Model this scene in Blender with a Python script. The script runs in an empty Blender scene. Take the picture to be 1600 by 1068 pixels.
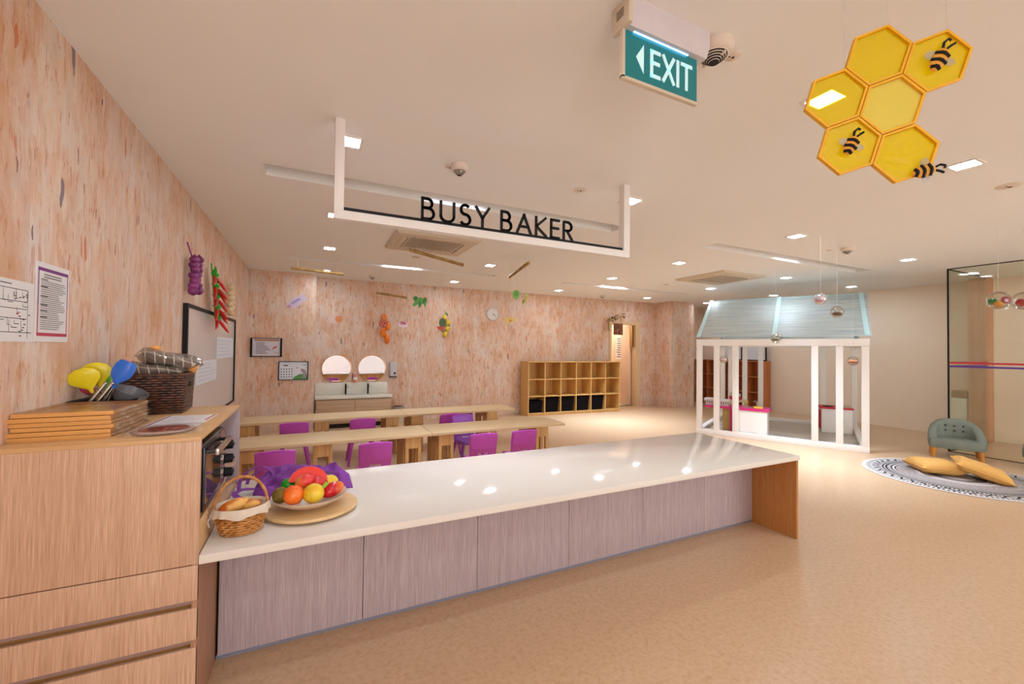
import bpy, bmesh, math, random
from mathutils import Matrix, Vector, Euler

# ---------------------------------------------------------------- camera
SC = bpy.context.scene
COL = SC.collection
random.seed(7)
F_PX, YAW, PITCH, ROLL, EYE = 651.22, 0.44844, 0.01744, 0.01163, 1.45
fw = Vector((math.sin(YAW)*math.cos(PITCH), math.cos(YAW)*math.cos(PITCH), math.sin(PITCH)))
rt = Vector((math.cos(YAW), -math.sin(YAW), 0)); up = rt.cross(fw)
rr = rt*math.cos(ROLL) + up*math.sin(ROLL); uu = up*math.cos(ROLL) - rt*math.sin(ROLL)
cam_data = bpy.data.cameras.new('camera'); cam = bpy.data.objects.new('camera', cam_data); COL.objects.link(cam)
cam.matrix_world = Matrix(((rr.x, uu.x, -fw.x, 0), (rr.y, uu.y, -fw.y, 0), (rr.z, uu.z, -fw.z, EYE), (0, 0, 0, 1)))
cam_data.sensor_width = 36; cam_data.lens = F_PX/1600*36; cam_data.clip_start = .05
SC.camera = cam

# ---------------------------------------------------------------- view, world, fill lights
SC.view_settings.view_transform = 'Standard'; SC.view_settings.look = 'None'
SC.view_settings.gamma = 1; SC.view_settings.use_curve_mapping = False
SC.view_settings.exposure = 0.57
LAMP = 78.0                      # radiance of each downlight diffuser
LAMP_COL = (.86, 1.0, 1.14)
W = bpy.data.worlds.new('world'); SC.world = W; W.use_nodes = True
W.node_tree.nodes['Background'].inputs[0].default_value = (.9, .95, 1, 1)
W.node_tree.nodes['Background'].inputs[1].default_value = .3
def area(name, loc, aim, sx, sy, watts, col):
    l = bpy.data.lights.new(name, 'AREA'); l.shape = 'RECTANGLE'; l.size = sx; l.size_y = sy
    l.energy = watts; l.color = col
    o = bpy.data.objects.new(name, l); COL.objects.link(o); o.location = loc
    o.rotation_euler = (Vector(aim)-Vector(loc)).to_track_quat('-Z', 'Y').to_euler()
    return o
# added fill lights, no windows here: strong both sides, dim between for the mirrors
area('added_fill_left', (-.28, -2.9, 1.45), (-.28, 5, 1.35), 1.15, 2.2, 34, (.86, .94, 1.0))
area('added_fill_middle', (1.8, -2.9, 1.45), (1.8, 5, 1.45), 2.9, 2.2, 5, (.66, .86, 1.12))
area('added_fill_right', (5.8, -2.9, 1.45), (5.2, 5, 1.4), 4.9, 2.2, 92, (.82, .92, 1.0))
# cool strip lamps hidden up inside the sunken ceiling slots
for sx_, sy_, w_, sp_ in ((1.15, 3.50, 8, 80), (6.0, 3.50, 24, 75), (5.6, 6.77, 40, 90), (1.3, 6.77, 5, 90)):
    o = area('slot_strip_lamp', (sx_, sy_, 2.86), (sx_, sy_, 0), .55, .07, w_, (.72, .88, 1.1)); o.data.spread = math.radians(sp_)

# ---------------------------------------------------------------- room numbers (metres)
CEIL, XL, XR, YB, YF = 2.735, -.955, 10.36, 8.45, -3.0
Z0 = Vector((0, 0, 0))
def lin(c):
    return tuple((v/255/12.92 if v/255 <= .04045 else ((v/255+.055)/1.055)**2.4) for v in c)

# ---------------------------------------------------------------- materials
class NT:
    def __init__(s, name):
        s.m = bpy.data.materials.new(name); s.m.use_nodes = True; s.t = s.m.node_tree
        s.p = s.t.nodes['Principled BSDF']; s.out = s.t.nodes['Material Output']
    def n(s, typ, **kw):
        nd = s.t.nodes.new(typ)
        for k, v in kw.items():
            if k.startswith('i_'):
                key = k[2:]; key = int(key) if key.isdigit() else key
                s.put(nd.inputs[key], v)
            else: setattr(nd, k, v)
        return nd
    def put(s, sock, v):
        if isinstance(v, bpy.types.NodeSocket): s.t.links.new(v, sock)
        elif isinstance(v, tuple) and len(v) == 3 and sock.type == 'RGBA': sock.default_value = (*v, 1)
        else: sock.default_value = v
    def coords(s, out='Object'): return s.n('ShaderNodeTexCoord').outputs[out]
    def math(s, op, a, b=0.0, c=None):
        nd = s.n('ShaderNodeMath', operation=op); s.put(nd.inputs[0], a); s.put(nd.inputs[1], b)
        if c is not None: s.put(nd.inputs[2], c)
        return nd.outputs[0]
    def mapping(s, v, scale=(1, 1, 1), rot=(0, 0, 0), loc=(0, 0, 0)):
        nd = s.n('ShaderNodeMapping'); s.put(nd.inputs[0], v)
        nd.inputs['Scale'].default_value = scale; nd.inputs['Rotation'].default_value = rot; nd.inputs['Location'].default_value = loc
        return nd.outputs[0]
    def noise(s, v, scale=5, detail=3, rough=.5, out=0):
        nd = s.n('ShaderNodeTexNoise'); s.put(nd.inputs['Vector'], v)
        nd.inputs['Scale'].default_value = scale; nd.inputs['Detail'].default_value = detail; nd.inputs['Roughness'].default_value = rough
        return nd.outputs[out]
    def ramp(s, fac, stops, interp='LINEAR'):
        nd = s.n('ShaderNodeValToRGB'); s.put(nd.inputs[0], fac); cr = nd.color_ramp; cr.interpolation = interp
        while len(cr.elements) < len(stops): cr.elements.new(.5)
        for e, (p, c) in zip(cr.elements, stops):
            e.position = p; e.color = (*c, 1) if len(c) == 3 else c
        return nd.outputs[0]
    def mix(s, fac, a, b, blend='MIX'):
        nd = s.n('ShaderNodeMix', data_type='RGBA', blend_type=blend)
        s.put(nd.inputs[0], fac); s.put(nd.inputs[6], a); s.put(nd.inputs[7], b)
        return nd.outputs[2]
    def bump(s, h, strength=.2, dist=.01):
        nd = s.n('ShaderNodeBump'); s.put(nd.inputs['Height'], h)
        nd.inputs['Strength'].default_value = strength; nd.inputs['Distance'].default_value = dist
        s.t.links.new(nd.outputs[0], s.p.inputs['Normal'])
    def set(s, **kw):
        for k, v in kw.items(): s.put(s.p.inputs[k.replace('_', ' ')], v)

MATS = {}
def mat(name, c, rough=.5, metal=0, var=.05, vs=18, bump=0, bs=120, spec=.5, emit=0, trans=0, coat=0):
    """a plain coloured material with a little procedural mottle (c in sRGB 0-255)"""
    if name in MATS: return MATS[name]
    s = NT(name); a = lin(c); v = s.coords()
    f = s.noise(v, vs, 2)
    col = s.mix(f, tuple(x*(1-var) for x in a), tuple(min(1, x*(1+var)) for x in a))
    s.set(Base_Color=col, Roughness=rough, Metallic=metal); s.p.inputs['Specular IOR Level'].default_value = spec
    if bump: s.bump(s.noise(v, bs, 2), bump, .004)
    if emit:
        s.put(s.p.inputs['Emission Color'], (*a, 1)); s.p.inputs['Emission Strength'].default_value = emit
    if trans: s.p.inputs['Transmission Weight'].default_value = trans
    if coat: s.p.inputs['Coat Weight'].default_value = coat
    MATS[name] = s.m
    return s.m

def oak(name, light, dark, axis='z', rough=.45, lines=600):
    """linear laminate: fine pencil lines along one axis"""
    s = NT(name); v = s.coords()
    sx = {'z': (1, 1, .012), 'x': (.012, 1, 1), 'y': (1, .012, 1)}[axis]
    w = s.mapping(v, sx)
    f1 = s.noise(w, lines, 2, .6); f2 = s.noise(w, lines*.22, 2, .5); f3 = s.noise(w, lines*.05, 1, .5)
    f = s.math('ADD', s.math('MULTIPLY', f1, .66), s.math('ADD', s.math('MULTIPLY', f2, .22), s.math('MULTIPLY', f3, .12)))
    col = s.ramp(f, [(.36, lin(dark)), (.5, lin(tuple((a+b)/2 for a, b in zip(light, dark)))), (.6, lin(light))])
    s.set(Base_Color=col, Roughness=rough); s.bump(f1, .05, .002)
    return s.m

def osb_material():
    """wallpaper printed with long upright wood strands: pink-beige, peach, orange and a few dark slivers"""
    s = NT('osb_strand_wallpaper'); v = s.coords()
    sep = s.n('ShaderNodeSeparateXYZ'); s.put(sep.inputs[0], v)
    u = s.math('ADD', sep.outputs[0], sep.outputs[1])
    cmb = s.n('ShaderNodeCombineXYZ'); s.put(cmb.inputs[0], u); s.put(cmb.inputs[1], sep.outputs[2])
    p = cmb.outputs[0]
    wob = s.noise(p, 7, 3, .6, out=1)
    wv = s.n('ShaderNodeVectorMath', operation='MULTIPLY_ADD'); s.put(wv.inputs[0], wob)
    wv.inputs[1].default_value = (.05, .12, 0); s.put(wv.inputs[2], p)
    q = wv.outputs[0]
    def chips(sc, rot, loc):
        nd = s.n('ShaderNodeTexVoronoi'); s.put(nd.inputs['Vector'], s.mapping(q, (sc[0], sc[1], 1), (0, 0, rot), loc))
        nd.inputs['Scale'].default_value = 1
        return nd
    a = chips((16, 2.6), .2, (0, 0, 0)); b = chips((11, 1.9), -.25, (3.3, 7.1, 0)); c = chips((34, 5), .05, (9, 2, 0))
    def pick(nd, k):
        g = s.n('ShaderNodeSeparateColor'); s.put(g.inputs[0], nd.outputs['Color']); return g.outputs[k]
    pal = [(0, lin((206, 146, 108))), (.15, lin((222, 174, 136))), (.4, lin((232, 196, 167))), (.65, lin((235, 207, 184))), (.88, lin((235, 220, 208))), (1, lin((208, 195, 190)))]
    col = s.mix(.5, s.ramp(pick(a, 0), pal), s.ramp(pick(b, 1), pal)); col = s.mix(.35, col, s.ramp(pick(c, 2), pal))
    d1 = chips((26, 8), .95, (4, 6, 0)); d2 = chips((30, 9), -.8, (8, 1, 0))
    col = s.mix(.28, col, s.ramp(pick(d1, 0), pal)); col = s.mix(.28, col, s.ramp(pick(d2, 1), pal))
    # broad patches: rust zones and milky zones, drawn out upright
    big = s.noise(s.mapping(p, (2.0, 1.2, 1)), 1.6, 5, .68)
    col = s.mix(s.ramp(big, [(.5, (0, 0, 0)), (.68, (.62, .62, .62))]), col, lin((206, 142, 92)))
    big2 = s.noise(s.mapping(p, (2.2, 1.1, 1), (0, 0, 0), (11, 4, 0)), 1.7, 4, .62)
    col = s.mix(s.ramp(big2, [(.5, (0, 0, 0)), (.66, (.65, .65, .65))]), col, lin((228, 217, 210)))
    # the paper hangs in drops 0.61 m wide, each a little different
    wn = s.n('ShaderNodeTexWhiteNoise', noise_dimensions='1D'); s.put(wn.inputs['W'], s.math('FLOOR', s.math('DIVIDE', u, .305)))
    col = s.mix(s.math('MULTIPLY', wn.outputs['Value'], .26), col, lin((206, 150, 112)))
    # wispy streaks that wander
    wob2 = s.noise(p, 2.2, 4, .6, out=1)
    wv2 = s.n('ShaderNodeVectorMath', operation='MULTIPLY_ADD'); s.put(wv2.inputs[0], wob2); wv2.inputs[1].default_value = (.09, .3, 0); s.put(wv2.inputs[2], p)
    r_ = wv2.outputs[0]
    w1 = s.noise(s.mapping(r_, (38, 5, 1)), 1, 5, .68); w2 = s.noise(s.mapping(r_, (30, 4.2, 1), (0, 0, .1), (5, 9, 0)), 1, 5, .68)
    col = s.mix(s.ramp(w1, [(.57, (0, 0, 0)), (.66, (.8, .8, .8))]), col, lin((198, 112, 66)))
    col = s.mix(s.ramp(w2, [(.57, (0, 0, 0)), (.67, (.75, .75, .75))]), col, lin((234, 216, 198)))
    w3 = s.noise(s.mapping(r_, (70, 9, 1), (0, 0, -.08), (2, 3, 0)), 1, 4, .7)
    col = s.mix(s.ramp(w3, [(.62, (0, 0, 0)), (.68, (.75, .75, .75))]), col, lin((146, 82, 56)))
    # slivers
    def sliver(sc, rot, loc, size, keep, colour, amt):
        nonlocal col
        nd = chips(sc, rot, loc)
        m = s.math('MULTIPLY', s.math('LESS_THAN', nd.outputs['Distance'], size), s.math('GREATER_THAN', pick(nd, 1), keep))
        col = s.mix(s.math('MULTIPLY', m, amt), col, lin(colour))
    sliver((15, 2.6), .2, (1, 5, 0), .16, .8, (206, 106, 54), .75)
    sliver((22, 3.6), -.3, (6, 1, 0), .13, .78, (128, 76, 54), .75)
    sliver((15, 3), .35, (2, 8, 0), .09, .78, (104, 84, 88), .85)
    sliver((11, 2.1), -.28, (7, 2, 0), .14, .86, (122, 106, 116), .85)
    sliver((16, 3.4), .75, (3, 9, 0), .12, .86, (150, 96, 70), .7)
    sliver((13, 3.4), -.6, (5, 3, 0), .08, .76, (140, 92, 72), .8)
    s.set(Base_Color=col, Roughness=.62); s.p.inputs['Specular IOR Level'].default_value = .3
    return s.m

def floor_material():
    s = NT('speckled_vinyl_floor'); v = s.coords()
    f = s.noise(v, 38, 4, .7); g = s.noise(v, 7, 3, .5); h = s.noise(v, 130, 2, .6)
    col = s.ramp(f, [(.3, lin((194, 154, 114))), (.5, lin((211, 174, 138))), (.7, lin((217, 186, 152)))])
    col = s.mix(s.math('MULTIPLY', g, .35), col, lin((186, 150, 112)))
    col = s.mix(s.ramp(h, [(.62, (0, 0, 0)), (.72, (.35, .35, .35))]), col, lin((160, 120, 86)))
    s.set(Base_Color=col, Roughness=.3); s.p.inputs['Specular IOR Level'].default_value = .5
    s.bump(f, .03, .002)
    return s.m

def see_through(name, tint, gloss=.06, film=0.0, filmcol=(255, 255, 255), rough=.02, streak=0, bumpy=0, fk=.6):
    """thin clear sheet: straight-through light tinted, a mirror-like surface, and optionally some diffusing film"""
    s = NT(name); t = s.t
    tr = s.n('ShaderNodeBsdfTransparent'); s.put(tr.inputs[0], (*lin(tint), 1))
    gl = s.n('ShaderNodeBsdfGlossy'); gl.inputs['Roughness'].default_value = rough
    fr = s.n('ShaderNodeLayerWeight'); fr.inputs[0].default_value = .25
    fac = s.math('ADD', s.math('MULTIPLY', fr.outputs['Fresnel'], fk), gloss)
    body = tr.outputs[0]
    if bumpy:
        bn = s.n('ShaderNodeBump'); s.put(bn.inputs['Height'], s.noise(s.coords(), bumpy, 3)); bn.inputs['Strength'].default_value = .5
        bn.inputs['Distance'].default_value = .01
        t.links.new(bn.outputs[0], gl.inputs['Normal'])
    if film:
        d = s.n('ShaderNodeBsdfDiffuse'); tl = s.n('ShaderNodeBsdfTranslucent')
        c = lin(filmcol)
        if streak:
            n1 = s.noise(s.mapping(s.coords(), (.5, 9, 22)), streak, 4, .65)
            cc = s.ramp(n1, [(.3, tuple(x*.8 for x in c)), (.5, c), (.68, lin((236, 236, 222)))])
        else: cc = (*c, 1)
        s.put(d.inputs[0], cc); s.put(tl.inputs[0], cc)
        m1 = s.n('ShaderNodeMixShader'); m1.inputs[0].default_value = .5
        t.links.new(d.outputs[0], m1.inputs[1]); t.links.new(tl.outputs[0], m1.inputs[2])
        m2 = s.n('ShaderNodeMixShader')
        if streak: s.put(m2.inputs[0], s.ramp(n1, [(.3, (film*.55,)*3), (.65, (min(1, film*1.25),)*3)]))
        else: m2.inputs[0].default_value = film
        t.links.new(tr.outputs[0], m2.inputs[1]); t.links.new(m1.outputs[0], m2.inputs[2]); body = m2.outputs[0]
    mx = s.n('ShaderNodeMixShader'); s.put(mx.inputs[0], fac)
    t.links.new(body, mx.inputs[1]); t.links.new(gl.outputs[0], mx.inputs[2]); t.links.new(mx.outputs[0], s.out.inputs[0])
    return s.m

def rug_material():
    s = NT('round_rug_pattern'); v = s.coords(); sep = s.n('ShaderNodeSeparateXYZ'); s.put(sep.inputs[0], v)
    x, y = sep.outputs[0], sep.outputs[1]
    r = s.math('DIVIDE', s.math('SQRT', s.math('ADD', s.math('MULTIPLY', x, x), s.math('MULTIPLY', y, y))), .85)
    ang = s.math('ARCTAN2', y, x)
    g, w, k, d = lin((168, 156, 152)), lin((206, 196, 190)), lin((34, 32, 36)), lin((120, 110, 108))
    base = s.ramp(r, [(0, w), (.16, w), (.18, d), (.27, d), (.29, w), (.33, g), (.355, w), (.40, g), (.60, g), (.615, k), (.63, w), (.655, k), (.675, g), (.71, k), (.735, w), (.75, k), (.77, w)], 'CONSTANT')
    # border lace: arches of dark marks
    t = s.math('PINGPONG', s.math('MULTIPLY', ang, 13.0), 1.0)
    arch = s.math('ABSOLUTE', s.math('SUBTRACT', r, s.math('ADD', .82, s.math('MULTIPLY', t, .07))))
    m1 = s.math('LESS_THAN', arch, .02)
    t2 = s.math('PINGPONG', s.math('MULTIPLY', ang, 41.0), 1.0)
    m2 = s.math('MULTIPLY', s.math('GREATER_THAN', t2, .45), s.math('MULTIPLY', s.math('GREATER_THAN', r, .78), s.math('LESS_THAN', r, .83)))
    m3 = s.math('MULTIPLY', s.math('GREATER_THAN', t2, .55), s.math('MULTIPLY', s.math('GREATER_THAN', r, .90), s.math('LESS_THAN', r, .955)))
    m = s.math('MAXIMUM', m1, s.math('MAXIMUM', m2, m3))
    col = s.mix(m, base, k)
    t3 = s.math('MULTIPLY', s.math('GREATER_THAN', s.noise(v, 60, 2), .55), s.math('MULTIPLY', s.math('GREATER_THAN', r, .42), s.math('LESS_THAN', r, .6)))
    col = s.mix(s.math('MULTIPLY', t3, .5), col, d)
    s.set(Base_Color=col, Roughness=.95); s.bump(s.noise(v, 300, 2), .4, .004)
    return s.m

def check_cloth():
    s = NT('grey_window_check_cloth'); v = s.coords()
    sep = s.n('ShaderNodeSeparateXYZ'); s.put(sep.inputs[0], s.mapping(v, (1, 1, 1), (0, 0, .12)))
    a = s.math('PINGPONG', s.math('MULTIPLY', s.math('ADD', sep.outputs[0], s.math('MULTIPLY', sep.outputs[2], .3)), 52), 1); b = s.math('PINGPONG', s.math('MULTIPLY', s.math('ADD', sep.outputs[1], sep.outputs[2]), 52), 1)
    m = s.math('MAXIMUM', s.math('GREATER_THAN', a, .86), s.math('GREATER_THAN', b, .86))
    col = s.mix(m, lin((128, 112, 100)), lin((222, 208, 192)))
    s.set(Base_Color=col, Roughness=.4, Coat_Weight=.7, Coat_Roughness=.12)
    s.bump(s.noise(v, 40, 3), .6, .01)
    return s.m

def two_tone(name, c1, c2, scale=3, lo=.4, hi=.6, rough=.35, axis=None, coat=.2):
    s = NT(name); v = s.coords()
    f = s.noise(v, scale, 2)
    if axis is not None:
        sep = s.n('ShaderNodeSeparateXYZ'); s.put(sep.inputs[0], v)
        f = s.math('ADD', s.math('MULTIPLY', sep.outputs[axis], 9), f)
    s.set(Base_Color=s.ramp(f, [(lo, lin(c1)), (hi, lin(c2))]), Roughness=rough, Coat_Weight=coat)
    return s.m

M_OSB = osb_material(); M_FLOOR = floor_material()
M_CEIL = mat('matt_ceiling_paint', (244, 240, 235), .85, var=.015, vs=2)
M_CREAM = mat('cream_wall_paint', (246, 226, 204), .8, var=.015, vs=3)
M_OAK = oak('oak_linear_laminate', (226, 186, 156), (186, 142, 110))
M_OAKTOP = oak('oak_top_laminate', (226, 182, 130), (208, 160, 106), 'x', lines=120)
M_COOLOAK = oak('oak_laminate_cool_lit', (205, 188, 190), (166, 147, 150))  # same oak laminate, with cool light worked into its colour
M_ENDOAK = oak('oak_laminate_bounce_tint', (202, 140, 76), (172, 108, 52))  # end panel's shade and warm floor bounce put into the oak colour
M_BEECH = oak('beech_furniture_board', (226, 196, 152), (212, 178, 130), 'x', lines=60)
M_BEECHV = oak('beech_upright_board', (222, 174, 112), (200, 148, 84), 'z', lines=60)
M_SHELF = oak('maple_shelf_board', (224, 178, 108), (208, 158, 88), 'z', lines=40)
M_STONE = mat('white_quartz_top', (236, 226, 214), .09, var=.02, vs=60, spec=.3)
M_WHITE = mat('white_satin_paint', (238, 230, 222), .45, var=.01)
M_OFFWHITE = mat('offwhite_plastic', (214, 196, 172), .5, var=.02)
M_BLACK = mat('black_satin', (14, 13, 15), .55, var=.1, spec=.3)
M_SLOT = mat('dark_gap', (46, 34, 28), .8, var=.05)
M_STEEL = mat('brushed_steel', (196, 190, 184), .25, metal=1, var=.04, vs=60)
M_BRASSY = mat('aged_brass', (176, 146, 92), .35, metal=1, var=.05)
M_BAMBOO = two_tone('bamboo_pole', (150, 110, 52), (176, 138, 74), 12, rough=.5, coat=0)
M_PURPLE = mat('purple_child_plastic', (196, 80, 182), .42, var=.04, vs=9)
M_LAV = mat('lavender_child_plastic', (168, 92, 204), .42, var=.04, vs=9)
M_PAPER = mat('white_paper', (234, 228, 226), .6, var=.015)
M_INK = mat('grey_print_ink', (92, 88, 92), .7, var=.05)
M_MAGENTA = mat('magenta_board', (208, 36, 116), .45, var=.04)
M_RED = mat('red_board', (196, 24, 48), .45, var=.05)
M_THREAD = mat('clear_nylon_thread', (222, 212, 202), .3, var=.02)
M_CLEAR = see_through('clear_wrap', (250, 250, 250), .12, bumpy=40)
M_THIN = see_through('thin_clear_wrap', (252, 252, 252), .02, bumpy=30, fk=.35)
M_FILMW = see_through('crumpled_clear_wrap', (250, 250, 250), .22, .16, (240, 236, 230), .08, bumpy=70)
M_WICKER = two_tone('honey_wicker', (176, 112, 48), (216, 152, 84), 30, rough=.55, coat=.1)
M_DARKWICK = two_tone('dark_brown_wicker', (58, 28, 14), (98, 54, 30), 40, rough=.5, coat=.1)

# ---------------------------------------------------------------- mesh builder
def rotm(rx=0, ry=0, rz=0, loc=(0, 0, 0)): return Matrix.Translation(loc) @ Euler((rx, ry, rz)).to_matrix().to_4x4()
class MB:
    def __init__(s): s.bm = bmesh.new(); s.mi = 0; s.m = Matrix()
    def add(s, vs, fs, m=None):
        t = s.m @ m if m else s.m
        bv = [s.bm.verts.new(t @ Vector(v)) for v in vs]; out = []
        for f in fs:
            try: fc = s.bm.faces.new([bv[i] for i in f]); fc.material_index = s.mi; out.append(fc)
            except ValueError: pass
        return out
    def merge(s, b2):
        mp = {v: s.bm.verts.new(s.m @ v.co) for v in b2.verts}
        for f in b2.faces:
            n = s.bm.faces.new([mp[v] for v in f.verts]); n.material_index = s.mi
        b2.free()
    def box(s, a, b, bev=0, seg=2, m=None):
        x0, x1 = sorted((a[0], b[0])); y0, y1 = sorted((a[1], b[1])); z0, z1 = sorted((a[2], b[2]))
        vs = [(x0, y0, z0), (x1, y0, z0), (x1, y1, z0), (x0, y1, z0), (x0, y0, z1), (x1, y0, z1), (x1, y1, z1), (x0, y1, z1)]
        fs = [(3, 2, 1, 0), (4, 5, 6, 7), (0, 1, 5, 4), (1, 2, 6, 5), (2, 3, 7, 6), (3, 0, 4, 7)]
        if not bev: s.add(vs, fs, m)
        else:
            t = bmesh.new(); bv = [t.verts.new(m @ Vector(v) if m else v) for v in vs]
            for f in fs: t.faces.new([bv[i] for i in f])
            bmesh.ops.bevel(t, geom=t.edges[:], offset=bev, segments=seg, affect='EDGES', profile=.6)
            s.merge(t)
        return s
    def tube(s, pts, r, n=8, closed=False, flat=1.0):
        pts = [Vector(p) for p in pts]; N = len(pts); rs = r if isinstance(r, (list, tuple)) else [r]*N
        ta = []
        for i in range(N):
            a = pts[(i-1) % N] if (closed or i > 0) else pts[i]; b = pts[(i+1) % N] if (closed or i < N-1) else pts[i]
            d = b-a; ta.append(d.normalized() if d.length > 1e-9 else Vector((0, 0, 1)))
        ref = Vector((0, 0, 1)) if abs(ta[0].z) < .9 else Vector((1, 0, 0))
        nv = (ref-ta[0]*ref.dot(ta[0])).normalized(); vs = []
        for i in range(N):
            nv = (nv-ta[i]*nv.dot(ta[i]))
            nv = nv.normalized() if nv.length > 1e-6 else ta[i].orthogonal().normalized()
            bn = ta[i].cross(nv)
            for k in range(n):
                a = 2*math.pi*k/n; vs.append(pts[i]+(nv*math.cos(a)*flat+bn*math.sin(a))*rs[i])
        fs = []
        for i in range(N if closed else N-1):
            j = (i+1) % N
            for k in range(n): fs.append((i*n+k, i*n+(k+1) % n, j*n+(k+1) % n, j*n+k))
        if not closed: fs += [tuple(range(n-1, -1, -1)), tuple((N-1)*n+k for k in range(n))]
        s.add(vs, fs); return s
    def lathe(s, prof, n=24, c=(0, 0, 0), sx=1, sy=1, m=None, close=False):
        vs = []; N = len(prof)
        for r, z in prof:
            for k in range(n):
                a = 2*math.pi*k/n; vs.append((c[0]+r*sx*math.cos(a), c[1]+r*sy*math.sin(a), c[2]+z))
        fs = []
        for i in range(N if close else N-1):
            j = (i+1) % N
            for k in range(n): fs.append((i*n+k, i*n+(k+1) % n, j*n+(k+1) % n, j*n+k))
        if not close:
            if prof[0][0] > 1e-6: fs.append(tuple(range(n-1, -1, -1)))
            if prof[-1][0] > 1e-6: fs.append(tuple((N-1)*n+k for k in range(n)))
        s.add(vs, fs, m); return s
    def ball(s, c, r, n=16, m_=10, m=None):
        r = (r, r, r) if not isinstance(r, (tuple, list)) else r
        M2 = Matrix.Translation(c) @ (m if m else Matrix()) @ Matrix.Diagonal((*r, 1))
        prof = [(max(math.sin(math.pi*i/m_), 1e-4), -math.cos(math.pi*i/m_)) for i in range(m_+1)]
        s.lathe(prof, n, m=M2); return s
    def cyl(s, c, r, h, n=20, m=None): return s.lathe([(r, 0), (r, h)], n, c, m=m)
    def prism(s, poly, h0, h1, m=None):
        n = len(poly); vs = [(x, y, h0) for x, y in poly]+[(x, y, h1) for x, y in poly]
        fs = [tuple(range(n-1, -1, -1)), tuple(range(n, 2*n))]+[(i, (i+1) % n, n+(i+1) % n, n+i) for i in range(n)]
        s.add(vs, fs, m); return s
    def sheet(s, fn, nu, nv, thick=0, skip=None, wrap=False):
        t = bmesh.new(); g = [[t.verts.new(fn(i/nu, j/nv)) for j in range(nv+1)] for i in range(nu+(0 if wrap else 1))]
        L = len(g)
        for i in range(nu):
            for j in range(nv):
                if skip and skip(i, j): continue
                t.faces.new((g[i][j], g[(i+1) % L][j], g[(i+1) % L][j+1], g[i][j+1]))
        for v in [v for v in t.verts if not v.link_faces]: t.verts.remove(v)
        bmesh.ops.recalc_face_normals(t, faces=t.faces[:])
        if thick: bmesh.ops.solidify(t, geom=t.faces[:], thickness=thick)
        s.merge(t); return s
    def build(s, name, mats, parent=None, origin=None, smooth=True, angle=38, recalc=True):
        me = bpy.data.meshes.new(name)
        if origin: bmesh.ops.translate(s.bm, verts=s.bm.verts[:], vec=-Vector(origin))
        if recalc: bmesh.ops.recalc_face_normals(s.bm, faces=s.bm.faces[:])
        s.bm.to_mesh(me); s.bm.free()
        for m in (mats if isinstance(mats, (list, tuple)) else [mats]): me.materials.append(m)
        if smooth:
            me.polygons.foreach_set('use_smooth', [True]*len(me.polygons)); me.set_sharp_from_angle(angle=math.radians(angle))
        o = bpy.data.objects.new(name, me); COL.objects.link(o)
        if origin: o.location = origin
        if parent: o.parent = parent
        return o
def tag(o, label, cat, group=None, kind=None):
    o['label'] = label; o['category'] = cat
    if group: o['group'] = group
    if kind: o['kind'] = kind
    return o
def thing(name, label, cat, loc=(0, 0, 0), rz=0, group=None, rot=None):
    o = bpy.data.objects.new(name, None); COL.objects.link(o); o.empty_display_size = .1
    o.location = loc; o.rotation_euler = rot if rot else (0, 0, rz)
    return tag(o, label, cat, group)
def struct(o): o['kind'] = 'structure'; return o
def copy_tree(o, parent=None):
    c = o.copy(); COL.objects.link(c)
    if parent: c.parent = parent
    for ch in list(o.children): copy_tree(ch, c)
    return c
def box1(a, b, bev=0): return MB().box(a, b, bev)

# stroke lettering: straight and curved strokes of even weight
def arc(cx, cy, rx, ry, a0, a1, n=14): return [(cx+rx*math.cos(math.radians(a0+(a1-a0)*i/n)), cy+ry*math.sin(math.radians(a0+(a1-a0)*i/n))) for i in range(n+1)]
GLYPH = {
 'B': (.52, [[(0, 0), (0, 1)], [(0, 1), (.22, 1)]+arc(.22, .77, .2, .23, 90, -90)+[(0, .54)], [(0, .54), (.26, .54)]+arc(.26, .27, .24, .27, 90, -90)+[(0, 0)]]),
 'U': (.6, [[(0, 1), (0, .3)]+arc(.3, .3, .3, .3, 180, 360)+[(.6, 1)]]),
 'S': (.46, [arc(.23, .76, .2, .24, 40, 270, 16)+arc(.23, .26, .23, .26, 90, -145, 18)[1:]]),
 'Y': (.62, [[(0, 1), (.31, .46)], [(.62, 1), (.31, .46)], [(.31, .46), (.31, 0)]]),
 'A': (.74, [[(0, 0), (.37, 1), (.74, 0)], [(.14, .36), (.6, .36)]]),
 'K': (.56, [[(0, 0), (0, 1)], [(.52, 1), (.02, .5), (.56, 0)]]),
 'E': (.44, [[(.44, 1), (0, 1), (0, 0), (.44, 0)], [(0, .54), (.4, .54)]]),
 'R': (.5, [[(0, 0), (0, 1), (.22, 1)]+arc(.22, .75, .24, .25, 90, -90)+[(0, .5)], [(.2, .5), (.5, 0)]]),
 'X': (.6, [[(0, 0), (.6, 1)], [(0, 1), (.6, 0)]]), 'I': (0, [[(0, 0), (0, 1)]]), 'T': (.56, [[(0, 1), (.56, 1)], [(.28, 1), (.28, 0)]]),
}
def glyph(mb, ch, h, w, t, m, xs=1.0):
    for st in GLYPH[ch][1]:
        for (x0, y0), (x1, y1) in zip(st, st[1:]):
            a, b = Vector((x0*h*xs, y0*(h-w)+w/2, 0)), Vector((x1*h*xs, y1*(h-w)+w/2, 0)); d = b-a; L = d.length
            if L < 1e-6: continue
            ext = w/2 if len(st) < 6 else w*.2
            r = Matrix.Translation(a) @ Matrix.Rotation(math.atan2(d.y, d.x), 4, 'Z')
            mb.box((-ext, -w/2, -t/2), (L+ext, w/2, t/2), m=m @ r)
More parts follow.
